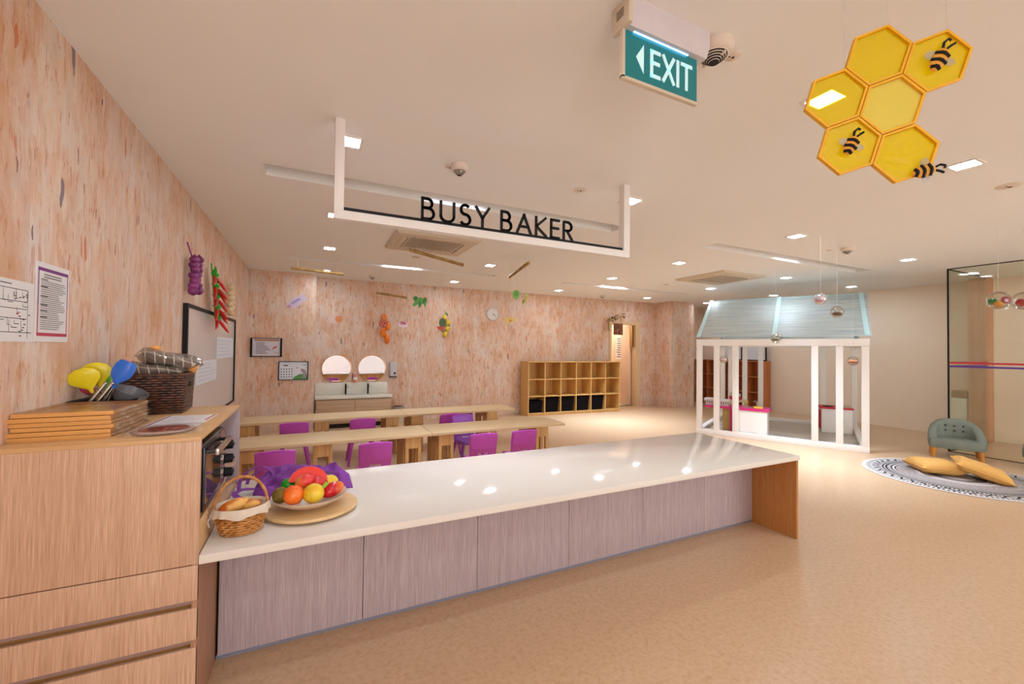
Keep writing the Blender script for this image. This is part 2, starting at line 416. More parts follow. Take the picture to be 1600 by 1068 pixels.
def lines(mb, x0, x1, z0, z1, n, plane, ragged=.3, h=.35, seed=1, depth=.0012):
    """rows of tiny print on a sheet; plane maps (u, v, w) to world"""
    rnd = random.Random(seed); step = (z1-z0)/n
    for i in range(n):
        z = z1-step*(i+.5); xe = x1-(x1-x0)*rnd.random()*ragged
        vs = [plane(x0, z-step*h/2, depth), plane(xe, z-step*h/2, depth), plane(xe, z+step*h/2, depth), plane(x0, z+step*h/2, depth)]
        mb.add(vs, [(0, 1, 2, 3)])

# ================================================================ the room
struct(box1((XL, YF, -.05), (XR+.2, 8.7, 0)).build('floor', M_FLOOR))
struct(box1((XL-.12, YF, 0), (XL, 8.7, CEIL)).build('wall_left', M_OSB))
b = MB(); b.box((XL, 8.45, 0), (6.79, 8.57, CEIL)); b.box((7.79, 8.45, 0), (9.12, 8.57, CEIL)); b.box((6.79, 8.45, 2.2), (7.79, 8.57, CEIL)); b.box((9.12, 8.62, 0), (XR, 8.7, CEIL))
struct(b.build('wall_back', M_OSB))
struct(box1((XL, 8.13, 0), (.06, 8.45, CEIL)).build('wall_pilaster', M_OSB))
struct(box1((8.34, 7.86, 0), (9.12, 8.62, CEIL)).build('wall_column', M_OSB))
b = MB(); b.box((XR, 2.8, 0), (XR+.1, 8.7, CEIL)); b.box((XR+.06, YF, 0), (XR+.16, 2.8, CEIL))
struct(b.build('wall_right', M_CREAM))
M_PINKWOOD = oak('salmon_wood_cladding', (226, 172, 140), (206, 146, 112), 'z', lines=30)
struct(box1((10.05, 2.81, 0), (XR+.06, 3.02, CEIL)).build('wall_pier', M_PINKWOOD))
struct(box1((XL, YF-.1, 0), (XR+.2, YF, CEIL)).build('wall_front', M_CREAM))
# corridor behind the door
b = MB(); b.box((6.70, 8.57, 0), (6.79, 10.0, CEIL)); b.box((7.79, 8.57, 0), (7.88, 10.0, CEIL)); b.box((6.70, 10.0, 0), (7.88, 10.1, CEIL)); b.box((6.70, 8.57, 2.4), (7.88, 10.0, 2.45)); b.box((6.7, 8.57, -.05), (7.88, 10, 0))
struct(b.build('wall_corridor', M_CREAM))
M_DOOR = mat('peach_door_laminate', (236, 202, 172), .5, var=.02)
M_FRAME = mat('pale_timber_frame', (226, 190, 146), .5, var=.04)
d = thing('door_1', 'peach door standing open in the back wall beside the cubby shelf', 'door'); struct(d)
b = MB(); b.box((6.79, 8.43, 0), (6.86, 8.6, 2.2)); b.box((7.66, 8.43, 0), (7.79, 8.6, 2.2)); b.box((6.86, 8.43, 2.12), (7.66, 8.6, 2.2)); b.build('door_frame', M_FRAME, d)
lf = box1((7.60, 8.60, .01), (7.645, 9.28, 2.11), .003).build('door_leaf', M_DOOR, d)
b = MB(); b.tube([(7.60, 9.2, .92), (7.545, 9.2, .92), (7.545, 9.08, .92)], .012); b.cyl((7.598, 9.2, .92), .025, .006, m=None); b.build('handle', M_STEEL, lf)
box1((7.585, 8.5, 1.55), (7.66, 8.56, 2.1), .005).build('door_closer', M_BRASSY, d)
b = MB(); b.box((7.594, 8.93, 1.2), (7.599, 9.14, 1.86)); b.mi = 1
lines(b, 8.95, 9.12, 1.25, 1.8, 9, lambda u, v, w: (7.5935-w, u, v), seed=3)
tag(b.build('door_notice', [M_PAPER, M_INK], origin=(7.6, 9.03, 1.2)), 'tall white notice taped to the open peach door', 'notice')
bpy.context.view_layer.update()
l = bpy.data.lights.new('corridor_lamp', 'AREA'); l.size = .5; l.energy = 14; l.color = (1, .9, .8)
o = bpy.data.objects.new('corridor_lamp', l); COL.objects.link(o); o.location = (7.2, 9.3, 2.38); l.energy = 8

# ceiling with sunken air slots
SLOTS = [(-.33, 2.92, 3.38, 3.6), (4.3, 7.8, 3.38, 3.6), (-.33, 2.9, 6.68, 6.84), (4.3, 7.6, 6.68, 6.84)]
xs = sorted({XL, XR+.2, *[v for s_ in SLOTS for v in s_[:2]]}); ys = sorted({YF, 8.7, *[v for s_ in SLOTS for v in s_[2:]]})
b = MB()
for i in range(len(xs)-1):
    for j in range(len(ys)-1):
        x0, x1, y0, y1 = xs[i], xs[i+1], ys[j], ys[j+1]; cx, cy = (x0+x1)/2, (y0+y1)/2
        if any(s_[0] < cx < s_[1] and s_[2] < cy < s_[3] for s_ in SLOTS): continue
        b.box((x0, y0, CEIL), (x1, y1, CEIL+.15))
for x0, x1, y0, y1 in SLOTS: b.box((x0-.02, y0-.02, CEIL+.15), (x1+.02, y1+.02, CEIL+.17))
struct(b.build('ceiling', M_CEIL, smooth=False))

# ================================================================ ceiling fittings
M_LAMP = mat('lit_downlight_diffuser', (255, 246, 236), .5, var=0)
_p = M_LAMP.node_tree.nodes['Principled BSDF']; _p.inputs['Emission Color'].default_value = (*LAMP_COL, 1); _p.inputs['Emission Strength'].default_value = LAMP
dl0 = thing('ceiling_downlight', '', 'downlight', (0, 0, CEIL))
b = MB()
for a, c in (((-.08, -.08, -.006), (.08, -.062, .001)), ((-.08, .062, -.006), (.08, .08, .001)), ((-.08, -.062, -.006), (-.062, .062, .001)), ((.062, -.062, -.006), (.08, .062, .001))): b.box(a, c)
b.build('trim', M_WHITE, dl0); box1((-.062, -.062, -.003), (.062, .062, .001)).build('diffuser', M_LAMP, dl0)
ROWS = [(-1.9, 'x'), (-.35, 'x'), (1.2, 'ceiling row nearest the camera'), (2.77, 'second row, above the counter back edge'), (4.4, 'third row, over the front tables'), (5.9, 'fourth row, over the back tables'), (7.68, 'last row, along the back wall')]
COLX = [.19, 2.45, 4.8, 7.32, 9.38]; NTH = ['first', 'second', 'third', 'fourth', 'fifth']; first = True
for y, rn in ROWS:
    for k, x in enumerate(COLX):
        if y == 1.2: x = [.19, 2.32, 3.97, 7.32, 9.2][k]
        if (y, k) in ((4.4, 1),): continue
        if y < 1: lab = 'square recessed downlight in the rows behind the camera'
        elif y == 1.2: lab = ['square downlight above the tower cabinet, out at the ceiling edge', 'square lit downlight shining through the yellow honeycomb', 'square lit downlight beside the lowest bee of the honeycomb', 'square downlight beyond the right picture edge', 'square downlight over the glass room'][k]
        else:
            n_ = k+1 if y != 4.4 or k == 0 else k
            lab = 'square lit downlight, %s from left in the %s' % (NTH[n_-1], rn)
        o = dl0 if first else copy_tree(dl0); first = False
        o.location = (x, y, CEIL); tag(o, lab, 'downlight', 'square ceiling downlights')

def cassette(x0, x1, y0, y1, lab):
    t = thing('ceiling_air_conditioner', lab, 'air conditioner', ((x0+x1)/2, (y0+y1)/2, CEIL), group='ceiling air conditioners')
    a, c = (x1-x0)/2, (y1-y0)/2
    b = MB(); o_, i_ = [(-a, -c), (a, -c), (a, c), (-a, c)], [(-a*.62, -c*.62), (a*.62, -c*.62), (a*.62, c*.62), (-a*.62, c*.62)]
    vs = [(x, y, 0) for x, y in o_]+[(x, y, -.015) for x, y in o_]+[(x*.95, y*.95, -.035) for x, y in o_]+[(x, y, -.035) for x, y in i_]+[(x*.95, y*.95, -.01) for x, y in i_]
    fs = [(r*4+i, r*4+(i+1) % 4, r*4+4+(i+1) % 4, r*4+4+i) for r in range(4) for i in range(4)]+[(16, 17, 18, 19)]
    b.add(vs, fs); b.build('fascia_panel', M_OFFWHITE, t, smooth=False)
    b = MB(); n = 26
    b.box((-a*.6, -c*.6, -.02), (a*.6, c*.6, -.011))
    for k in range(n): x = -a*.57+k*(a*1.14/(n-1)); b.box((x-.006, -c*.58, -.03), (x+.006, c*.58, -.012))
    b.build('intake_grille', mat('grey_beige_grille', (200, 184, 166), .6), t)
    for sx, sy in ((1, 0), (-1, 0), (0, 1), (0, -1)):
        b = MB()
        if sx: b.box((sx*a*.76-.035, -c*.55, -.041), (sx*a*.76+.035, c*.55, -.033), .004)
        else: b.box((-a*.55, sy*c*.76-.035, -.041), (a*.55, sy*c*.76+.035, -.033), .004)
        b.mi = 1
        if sx: b.box((sx*a*.76-sx*.045, -c*.55, -.037), (sx*a*.76-sx*.037, c*.55, -.034))
        else: b.box((-a*.55, sy*c*.76-sy*.045, -.037), (a*.55, sy*c*.76-sy*.037, -.034))
        b.build('air_vane', [M_OFFWHITE, M_SLOT], t)
cassette(.81, 1.79, 4.57, 5.43, 'square ceiling air conditioner just below the lettered hanging sign')
cassette(5.82, 6.88, 4.45, 5.42, 'square ceiling air conditioner to the left above the play house')

M_DET = mat('ivory_detector_plastic', (226, 208, 192), .45, var=.02)
def detector(x, y, r, lab):
    t = thing('smoke_detector', lab, 'smoke detector', (x, y, CEIL), group='domed ceiling detectors')
    b = MB(); b.lathe([(r, 0), (r, -.018), (r*.9, -.034), (r*.72, -.042)], 28); b.build('base', M_DET, t)
    b = MB()
    for i in range(5):
        r0 = r*(.72-.11*i); z = -.042-.006*i
        b.mi = 0; b.lathe([(r0, z), (r0*.97, z-.003)], 24); b.mi = 1; b.lathe([(r0*.93, z-.0025), (r0*.9, z-.0062)], 24)
    b.build('sensor_head', [M_DET, M_BLACK], t)
    box1((-.004, -r*.7, -.06), (.004, r*.7, -.05)).build('rib', M_DET, t)
def plate(x, y, r, lab, name='sprinkler_cover'):
    b = MB(); b.lathe([(r, 0), (r, -.004), (r*.8, -.009), (.0001, -.009)], 24, (x, y, CEIL)); b.mi = 1; b.ball((x+r*.15, y, CEIL-.009), (r*.18, r*.18, .004), 10, 6); b.ball((x-r*.35, y+r*.1, CEIL-.009), (r*.12, r*.12, .003), 8, 5)
    tag(b.build(name, [M_DET, M_SLOT], origin=(x, y, CEIL)), lab, 'ceiling disc', 'small ceiling discs')
detector(1.505, 1.2, .078, 'domed smoke detector with black slits right beside the green exit sign')
detector(.913, 2.78, .062, 'domed smoke detector with black slits inside the lettered sign frame')
detector(5.88, 2.8, .07, 'domed smoke detector on the ceiling right of the long air slot')
detector(.957, 7.75, .065, 'domed smoke detector near the back wall above the orange pumpkin string')
detector(6.1, 7.84, .06, 'domed smoke detector near the back wall above the brown door sign')
plate(1.62, 1.2, .035, 'small round cover plate right of the smoke detector by the exit sign')
plate(.855, 2.83, .03, 'small round plate tucked against the detector in the sign frame')
plate(1.916, 2.76, .05, 'flat round ceiling disc near the right post of the lettered sign')
plate(1.31, 5.86, .07, 'flat round disc below the air conditioner and a bamboo pole')
plate(4.75, 1.2, .075, 'flat round grey disc at the right ceiling edge past the honeycomb')
plate(5.78, 2.95, .03, 'little round plate left of the detector over the play house')
plate(6.15, 5.95, .06, 'flat round disc left of the far air conditioner')

# green exit sign
t = thing('exit_sign', 'green lit EXIT sign with a left arrow hanging from the ceiling', 'exit sign', (1.21, 1.2, CEIL))
HX0, HX1 = -.205, .215
b = MB(); b.prism([(-.045, 0), (.045, 0), (.045, -.06), (.03, -.098), (-.03, -.098), (-.045, -.06)], HX0+.02, HX1, Matrix(((0, 0, 1, 0), (1, 0, 0, 0), (0, 1, 0, 0), (0, 0, 0, 1)))); b.build('lamp_housing', mat('grey_lilac_housing', (214, 204, 206), .4), t)
b = MB(); b.box((HX0, -.048, -.1), (HX0+.02, .048, 0), .004); b.mi = 1
for k in range(4): b.box((HX0-.001, -.02, -.03-.009*k), (HX0+.002, .02, -.033-.009*k))
b.build('end_cap', [M_OFFWHITE, M_SLOT], t)
s = NT('exit_sign_green'); s.set(Base_Color=(*lin((0, 84, 78)), 1), Roughness=.3); s.put(s.p.inputs['Emission Color'], (*lin((0, 110, 118)), 1)); s.p.inputs['Emission Strength'].default_value = .4
pl = MB().box((-.188, -.007, -.272), (.186, .005, -.098)).build('sign_panel', s.m, t)
s = NT('exit_sign_letters'); s.set(Base_Color=(*lin((206, 238, 240)), 1)); s.put(s.p.inputs['Emission Color'], (*lin((190, 230, 240)), 1)); s.p.inputs['Emission Strength'].default_value = .22
M_EXITL = s.m
ex = -.058
for ch in 'EXIT':
    b = MB(); glyph(b, ch, .108, .0145, .002, Matrix.Translation((ex, -.008, -.241)) @ Matrix.Rotation(math.pi/2, 4, 'X'), .80)
    b.build('letter', M_EXITL, pl); ex += GLYPH[ch][0]*.108*.80+.0235
b = MB(); b.prism([(-.135, -.185), (-.098, -.13), (-.098, -.24)], -.001, .001, Matrix.Translation((0, -.008, 0)) @ Matrix.Rotation(math.pi/2, 4, 'X')); b.build('arrow', M_EXITL, pl)
b = MB(); b.box((-.2, -.009, -.278), (-.188, .007, -.098)); b.box((-.2, -.009, -.284), (.188, .007, -.272)); b.build('edge_frame', M_OFFWHITE, t)
s = NT('exit_strip'); s.put(s.p.inputs['Emission Color'], (.16, .5, 1, 1)); s.p.inputs['Emission Strength'].default_value = 5
box1((-.15, -.0135, -.1), (.13, -.0095, -.0985)).build('light_strip', s.m, t)

# BUSY BAKER hanging frame sign
t = thing('hanging_sign', 'white ceiling-hung frame with BUSY BAKER in black letters', 'sign', (1.15, 2.54, CEIL))
SY = (-.03, .03)
for x0, x1 in ((.099, .15), (2.155, 2.213)): box1((x0-1.15, SY[0], 2.22-CEIL), (x1-1.15, SY[1], 0), .002).build('post', M_WHITE, t)
box1((.099-1.15, SY[0], 2.17-CEIL), (2.213-1.15, SY[1], 2.22-CEIL), .002).build('bar', M_WHITE, t)
box1((.15-1.15, -.012, 2.22-CEIL), (2.155-1.15, .012, 2.243-CEIL)).build('rail', M_BLACK, t)
LH, x, gap = .142, .59-1.15, .0
wid = sum(GLYPH[c][0] for c in 'BUSYBAKER')*LH; gap = (1.112-.017-wid-.05)/8
for c in 'BUSY BAKER':
    if c == ' ': x += .05; continue
    b = MB(); glyph(b, c, LH, .0165, .012, Matrix.Translation((x+.008, -.006, 2.238-CEIL)) @ Matrix.Rotation(math.pi/2, 4, 'X')); b.build('letter', M_BLACK, t)
    x += GLYPH[c][0]*LH+gap

# ================================================================ glass room at the right
M_GLASS = see_through('clear_partition_glass', (251, 252, 247), .025, fk=.4)
def glass(name, a, c, lab):
    t = thing(name, lab, 'glass partition'); struct(t)
    box1(a, c).build('pane', M_GLASS, t); return t
g1 = glass('window_1', (8.615, -2.9, 0), (8.625, 2.79, CEIL), 'tall glass wall crossed by red and purple stripes at the right')
g2 = glass('window_2', (8.63, 2.795, 0), (10.05, 2.805, CEIL), 'tall glass wall running back to the salmon pier')
for t_, a, c in ((g1, (8.611, -2.9), (8.629, 2.79)), (g2, (8.63, 2.791), (10.05, 2.809))):
    box1((a[0], a[1], 1.312), (c[0], c[1], 1.338)).build('red_stripe', mat('red_tape', (196, 44, 52), .4), t_)
    box1((a[0], a[1], 1.258), (c[0], c[1], 1.284)).build('purple_stripe', mat('purple_tape', (92, 48, 140), .4), t_)
    box1((a[0], a[1], CEIL-.012), (c[0], c[1], CEIL)).build('top_channel', M_SLOT, t_)
    box1((a[0], a[1], 0), (c[0], c[1], .008)).build('bottom_channel', M_SLOT, t_)
box1((8.612, 2.79, 0), (8.63, 2.808, CEIL)).build('corner_post', M_BLACK, g1)
t = thing('air_purifier', 'white air purifier with a tan grille behind the glass corner', 'air purifier', (10.15, 3.14, 0))
box1((-.09, -.1, .0), (.1, .1, .7), .02).build('housing', mat('pale_grey_plastic', (246, 244, 234), .4), t)
b = MB(); b.box((-.088, -.098, .7), (.098, .098, .83), .02)
b.build('top_grille', mat('tan_grille', (168, 138, 98), .5), t)
for k in range(4): box1((-.092, -.085, .72+.025*k), (-.089, .085, .725+.025*k)).build('slat', M_SLOT, t)

# ================================================================ left wall: notices, board, vegetable strings
WX = XL+.002
b = MB(); b.box((XL, 1.86, 1.456), (WX, 2.214, 1.676)); b.mi = 1
def wl(u, v, w=.0006): return (WX+w, u, v)
def hline(b_, y0, y1, z, t_=.0012): b_.add([wl(y0, z-t_), wl(y1, z-t_), wl(y1, z+t_), wl(y0, z+t_)], [(0, 1, 2, 3)])
def vline(b_, y, z0, z1, t_=.001): b_.add([wl(y-t_, z0), wl(y+t_, z0), wl(y+t_, z1), wl(y-t_, z1)], [(0, 1, 2, 3)])
rnd = random.Random(5)
for k in range(9): y = 1.9+k*.034; vline(b, y, 1.602, 1.645) if k % 2 == 0 else vline(b, y, 1.49, 1.535)
for z in (1.645, 1.602, 1.575, 1.54, 1.49): hline(b, 1.88, 2.17 if z != 1.49 else 2.2, z)
for k in range(22): y, z = 1.9+rnd.random()*.26, 1.5+rnd.random()*.13; hline(b, y, y+.012+rnd.random()*.02, z); vline(b, y, z, z+.01+rnd.random()*.015)
for k in range(14): y, z = 2.12+rnd.random()*.06, 1.47+rnd.random()*.16; hline(b, y, y+.012, z, .002)
vline(b, 2.175, 1.47, 1.645); hline(b, 2.0, 2.08, 1.66, .0018)
b.mi = 2; hline(b, 2.11, 2.122, 1.557, .003)
tag(b.build('floor_plan_notice', [M_PAPER, M_INK, M_RED], origin=(XL, 2.04, 1.456)), 'white sheet with a printed floor plan at the left wall edge', 'notice')
M_BPUR = mat('purple_print', (124, 48, 128), .6); M_BRED = mat('crimson_print', (190, 62, 84), .6)
b = MB(); b.box((XL, 2.222, 1.458), (WX+.001, 2.46, 1.769))
WX2 = WX+.001; WX, WXS = WX2, WX
b.mi = 1; hline(b, 2.232, 2.45, 1.742, .0065); vline(b, 2.236, 1.6, 1.742, .003); vline(b, 2.446, 1.6, 1.742, .003)
b.mi = 2; hline(b, 2.232, 2.45, 1.487, .0065); vline(b, 2.236, 1.487, 1.6, .003); vline(b, 2.446, 1.487, 1.6, .003)
b.mi = 3; lines(b, 2.27, 2.41, 1.708, 1.728, 2, wl, .1, .4, 2); lines(b, 2.252, 2.436, 1.505, 1.70, 24, wl, .35, .3, 4)
for z in (1.703, 1.675, 1.637, 1.603, 1.58, 1.555): hline(b, 2.252, 2.30, z, .002)
tag(b.build('rules_notice', [M_PAPER, M_BPUR, M_BRED, M_INK], origin=(XL, 2.34, 1.458)), 'white printed notice with a purple and red border', 'notice')
WX = WXS
M_BOARD = mat('whiteboard_enamel', (216, 208, 202), .22, var=.01, coat=.3)
t = thing('whiteboard', 'large whiteboard in a black frame on the left wall', 'whiteboard', (XL, 5.46, .71))
box1((0, -1.2, .01), (.02, 1.2, 1.08)).build('writing_surface', M_BOARD, t)
b = MB()
for a, c in (((0, -1.215, 0), (.034, -1.18, 1.09)), ((0, 1.18, 0), (.034, 1.215, 1.09)), ((0, -1.18, 0), (.034, 1.18, .022)), ((0, -1.18, 1.06), (.034, 1.18, 1.09))): b.box(a, c)
b.build('frame', M_BLACK, t)
M_BLUEWHITE = mat('bluish_white', (222, 224, 230), .5, var=.01)
def pale_rect(y0, y1, z0, z1, lab, seed):  # thin bluish-white rectangle with faint rows, flat on the board
    b = MB(); b.box((XL+.021, y0, z0), (XL+.023, y1, z1)); b.mi = 1
    lines(b, y0+.06, y1-.06, z0+.02, z1-.02, 5, lambda u, v, w: (XL+.0232, u, v), .3, .16, seed)
    tag(b.build('pale_rectangle', [M_BLUEWHITE, mat('faint_lines', (196, 196, 204), .6)], origin=(XL+.02, y0, z0)), lab, 'paper sheet', 'rectangles on the whiteboard')
pale_rect(5.5, 6.56, 1.305, 1.55, 'upper bluish rectangle at the right side of the whiteboard', 1)
pale_rect(4.62, 5.52, 1.085, 1.305, 'lower bluish rectangle on the whiteboard, beside the brown wicker basket', 2)

def string_thing(name, lab, top, tail, mats_): 
    t = thing(name, lab, 'vegetable string', top)
    b = MB(); b.tube([(0, 0, 0)]+tail, .006, 6); b.build('stem', mats_, t); return t
M_ONION = two_tone('purple_onion', (112, 30, 92), (146, 56, 124), 14, rough=.35)
t = string_thing('onion_string', 'string of purple onions on the left wall', (XL+.02, 4.24, 2.30), [(.01, .04, -.06), (.02, .1, -.12), (.02, .11, -.36)], M_ONION)
rnd = random.Random(11)
for k in range(14):
    r = .034+.006*rnd.random(); y = .1+(-1 if k % 2 else 1)*(.055+.02*rnd.random()); z = -.11-.022*k
    b = MB(); b.lathe([(.002, r*1.25), (r*.3, r*.95), (r*.85, r*.45), (r, -.05*r), (r*.8, -.6*r), (r*.3, -.95*r), (.002, -r)], 14, (.035+.015*rnd.random(), y, z)); b.build('onion', M_ONION, t)
M_CHILI = mat('red_chili', (200, 22, 18), .3, var=.1, coat=.3); M_LEAF = mat('bright_leaf_green', (46, 170, 40), .45, var=.15)
t = string_thing('chili_string', 'string of red chilies with green leaves hanging over the whiteboard', (XL+.045, 5.02, 2.27), [(.0, .08, -.15), (0, .16, -.35), (0, .24, -.55)], M_LEAF)
for k in range(5):
    f = .18+k*.19; cy, cz = .02+.22*f, -.55*f-.02
    for j, dy in enumerate((-.11, .02, .12)):
        if k == 0 and j == 2: continue
        b = MB(); L = .12+.03*((k+j) % 2)
        dx = (.015, .07, .04)[j]; dy *= 1.7
        b.tube([(.02, cy+dy*.15, cz), (.03+dx*.5, cy+dy*.5, cz-L*.4), (.03+dx, cy+dy*.85, cz-L*.8), (.03+dx*1.3, cy+dy*1.3, cz-L)], [.012, .018, .012, .002], 8); b.build('chili', M_CHILI, t)
    b = MB()
    for j in range(7):
        a = j*.9; b.ball((.025, cy+.06*math.cos(a), cz+.03+.035*math.sin(a)), (.008, .036, .018), 8, 6, Euler((a, 0, .3*j)).to_matrix().to_4x4())
    b.build('leaf_cluster', M_LEAF, t)
M_GARLIC = mat('cream_garlic', (226, 196, 150), .45, var=.08)
t = string_thing('garlic_string', 'string of cream garlic bulbs above the far end of the whiteboard', (XL+.02, 5.92, 2.29), [(.01, .08, -.08), (.02, .14, -.2), (.02, .16, -.44)], M_GARLIC)
for k in range(11):
    r = .036; b = MB(); b.lathe([(.004, r*1.3), (r*.25, r), (r*.9, r*.3), (r, -.2*r), (r*.6, -.75*r), (.003, -.8*r)], 12, (.035, .17+(-1 if k % 2 else 1)*.055, -.1-.034*k)); b.build('garlic_bulb', M_GARLIC, t)
M_PUMP = two_tone('orange_pumpkin', (226, 108, 8), (246, 136, 16), 10, rough=.4)
def rib_ball(b, c, r, h, lobes=8):
    prof = [(max(math.sin(math.pi*i/9), .02), -math.cos(math.pi*i/9)) for i in range(10)]; n = 24; vs = []
    for rr_, z in prof:
        for k in range(n):
            a = 2*math.pi*k/n; q = r*rr_*(1+.06*abs(math.sin(a*lobes/2))); vs.append((c[0]+q*math.cos(a), c[1]+q*math.sin(a), c[2]+h*z))
    b.add(vs, [(i*n+k, i*n+(k+1) % n, (i+1)*n+(k+1) % n, (i+1)*n+k) for i in range(9) for k in range(n)])
t = thing('pumpkin_string', 'string of small orange pumpkins on the back wall above the mirrors', 'vegetable string', (1.28, 8.43, 2.28))
b = MB(); b.tube([(0, 0, 0), (0, -.03, -.2), (.01, -.05, -.62)], .005, 6); b.build('cord', M_ENDOAK, t)
for x, z in ((-.02, -.26), (.05, -.4), (-.03, -.53), (.04, -.66)):
    b = MB(); rib_ball(b, (x, -.065, z), .052, .098, 6); b.build('pumpkin', M_PUMP, t)
M_YEL = mat('lemon_yellow', (232, 196, 60), .4, var=.08)
t = thing('lemon_string', 'string of yellow lemons with green leaves on the back wall', 'vegetable string', (2.5, 8.43, 2.26))
b = MB(); b.tube([(0, 0, 0), (.01, -.03, -.2), (0, -.05, -.58)], .005, 6); b.build('cord', M_LEAF, t)
for x, z in ((-.03, -.17), (.05, -.27), (.04, -.4), (-.01, -.52)):
    b = MB(); b.ball((x, -.06, z), (.05, .05, .058), 14, 10); b.build('lemon', M_YEL, t)
for x, z in ((.02, -.1), (-.05, -.33), (.06, -.34), (-.05, -.45)):
    b = MB(); b.ball((x, -.07, z), (.045, .012, .02), 8, 6, Euler((0, .7+x*20, 0)).to_matrix().to_4x4()); b.build('leaf', mat('lemon_leaf', (110, 132, 48), .5), t)

# ================================================================ back wall: pictures, wash stand, clock
def picture(name, x0, x1, z0, z1, y, fm, side, top, lab):
    t = thing(name, lab, 'framed picture', ((x0+x1)/2, y, (z0+z1)/2)); a, c = (x1-x0)/2, (z1-z0)/2
    b = MB(); b.box((-a, -.025, -c), (-a+side, 0, c)); b.box((a-side, -.025, -c), (a, 0, c)); b.box((-a, -.025, c-top), (a, 0, c)); b.box((-a, -.025, -c), (a, 0, -c+top)); b.build('frame', fm, t)
    return t, a-side, c-top
def pw(u, v, w=.0005): return (u, -.0125-w, v)
def quad(b, x0, x1, z0, z1): b.add([pw(x0, z0), pw(x1, z0), pw(x1, z1), pw(x0, z1)], [(0, 1, 2, 3)])
M_POSTER = mat('pale_poster', (216, 212, 222), .5, var=.02)
t, a, c = picture('framed_recipe', -.915, -.45, 1.274, 1.59, 8.13, M_BLACK, .03, .009, 'black framed sheet with an orange heading at the back left corner')
b = MB(); b.box((-a, -.0125, -c), (a, -.004, c)); b.mi = 1; quad(b, -a+.03, a-.02, c-.04, c-.016); quad(b, -a, a, -c, -c+.008)
b.mi = 2; lines(b, -a+.05, a-.14, -c+.04, c-.06, 7, lambda u, v, w: pw(u, v), .5, .35, 6)
b.mi = 3; b.ball((a-.08, -.013, .0), (.045, .002, .016), 12, 6, Euler((0, -.6, 0)).to_matrix().to_4x4()); quad(b, a-.09, a-.02, -c+.055, -c+.063)
b.build('print', [M_POSTER, mat('orange_print', (196, 120, 60), .6), M_INK, mat('salmon_print', (206, 106, 90), .6)], t)
t, a, c = picture('framed_calendar', -.5, -.04, .878, 1.198, 8.13, mat('navy_frame', (26, 28, 48), .4), .016, .011, 'navy framed calendar print with green hill beside the wash stand')
b = MB(); b.box((-a, -.0125, -c), (a, -.004, c)); b.mi = 2
for i in range(5):
    for j in range(4): quad(b, -a+.02+i*.04, -a+.038+i*.04, c-.13-j*.045, c-.112-j*.045)
quad(b, -a+.06, -a+.13, c-.07, c-.05); quad(b, a-.08, a-.03, c-.06, c-.053)
b.mi = 1; b.add([pw(x, z) for x, z in [(-.02, -c), (.02, -c+.05), (.1, -c+.09), (.2, -c+.09), (a, -c+.06), (a, -c)]], [(0, 1, 2, 3, 4, 5)])
b.mi = 3; b.add([pw(x, z, .001) for x, z in [(.13, -c+.02), (.15, -c+.1), (.11, -c+.15), (.12, -c+.19), (.18, -c+.16), (.2, -c+.1), (.19, -c+.02)]], [tuple(range(7))])
b.mi = 4; b.ball((.055, -.0135, c-.1), (.012, .001, .012), 12, 6)
b.build('print', [mat('sky_white_print', (226, 230, 236), .5), mat('hill_green', (88, 160, 84), .6), M_INK, mat('mauve_print', (176, 150, 160), .6), mat('sun_orange', (206, 130, 70), .6)], t)
b = MB(); CK = thing('wall_clock', 'round white wall clock on the back wall', 'clock', (3.58, 8.45, 2.22))
Rx = Matrix.Rotation(math.pi/2, 4, 'X')
b.lathe([(.134, 0), (.148, .0), (.15, .012), (.15, .03), (.142, .036), (.134, .03)], 32, m=Rx, close=True); b.build('rim', mat('pale_clock_rim', (214, 204, 196), .4), CK)
b = MB(); b.lathe([(.136, .02), (.136, .026)], 32, m=Rx); b.mi = 1
for k in range(12): b.box((-.003, -.0275, .11), (.003, -.026, .125), m=Matrix.Rotation(k*math.pi/6, 4, 'Y'))
b.build('dial', [M_PAPER, M_INK], CK)
for nm, L, w, a in (('hour_hand', .065, .005, 2.2), ('minute_hand', .1, .003, 2.35)): MB().box((-w, -.031, -.01), (w, -.029, L), m=Matrix.Rotation(a, 4, 'Y')).build(nm, M_INK, CK)
# wash stand
M_VAN = oak('washstand_oak', (206, 172, 138), (178, 142, 108), 'x', lines=120)
M_BASIN = mat('cream_solid_surface', (226, 220, 204), .25, var=.01)
t = thing('wash_stand', 'low oak wash stand with a cream top under the round mirrors', 'wash stand', (.72, 8.445, 0))
box1((-.635, -.36, .08), (.655, -.02, .515)).build('cabinet_body', M_VAN, t)
for x0, x1 in ((-.625, .01), (.015, .65)): box1((x0, -.378, .085), (x1, -.36, .5), .002).build('cabinet_door', M_VAN, t)
box1((-.62, -.31, 0), (.64, -.02, .08)).build('plinth', M_SLOT, t)
b = MB(); b.box((-.65, -.4, .525), (.67, 0, .575), .006); b.box((-.65, -.02, .575), (.635, 0, .79), .004); b.build('basin_top', M_BASIN, t)
for x in (-.13, .265):
    tp = thing('basin_tap', 'tall black tap on the wash stand, %s of the two' % ('left' if x < 0 else 'right'), 'tap', (.72+x, 8.35, .575), group='black wash stand taps')
    b = MB(); b.cyl((0, 0, 0), .016, .2); b.build('column', M_BLACK, tp); b = MB(); b.tube([(0, 0, .18), (0, -.06, .185), (0, -.11, .17)], .011); b.build('spout', M_BLACK, tp); b = MB(); b.tube([(0, 0, .13), (.055, -.01, .14)], .006); b.build('lever', M_STEEL, tp)
M_MIR = mat('mirror_silver', (250, 250, 250), .01, metal=1, var=0)
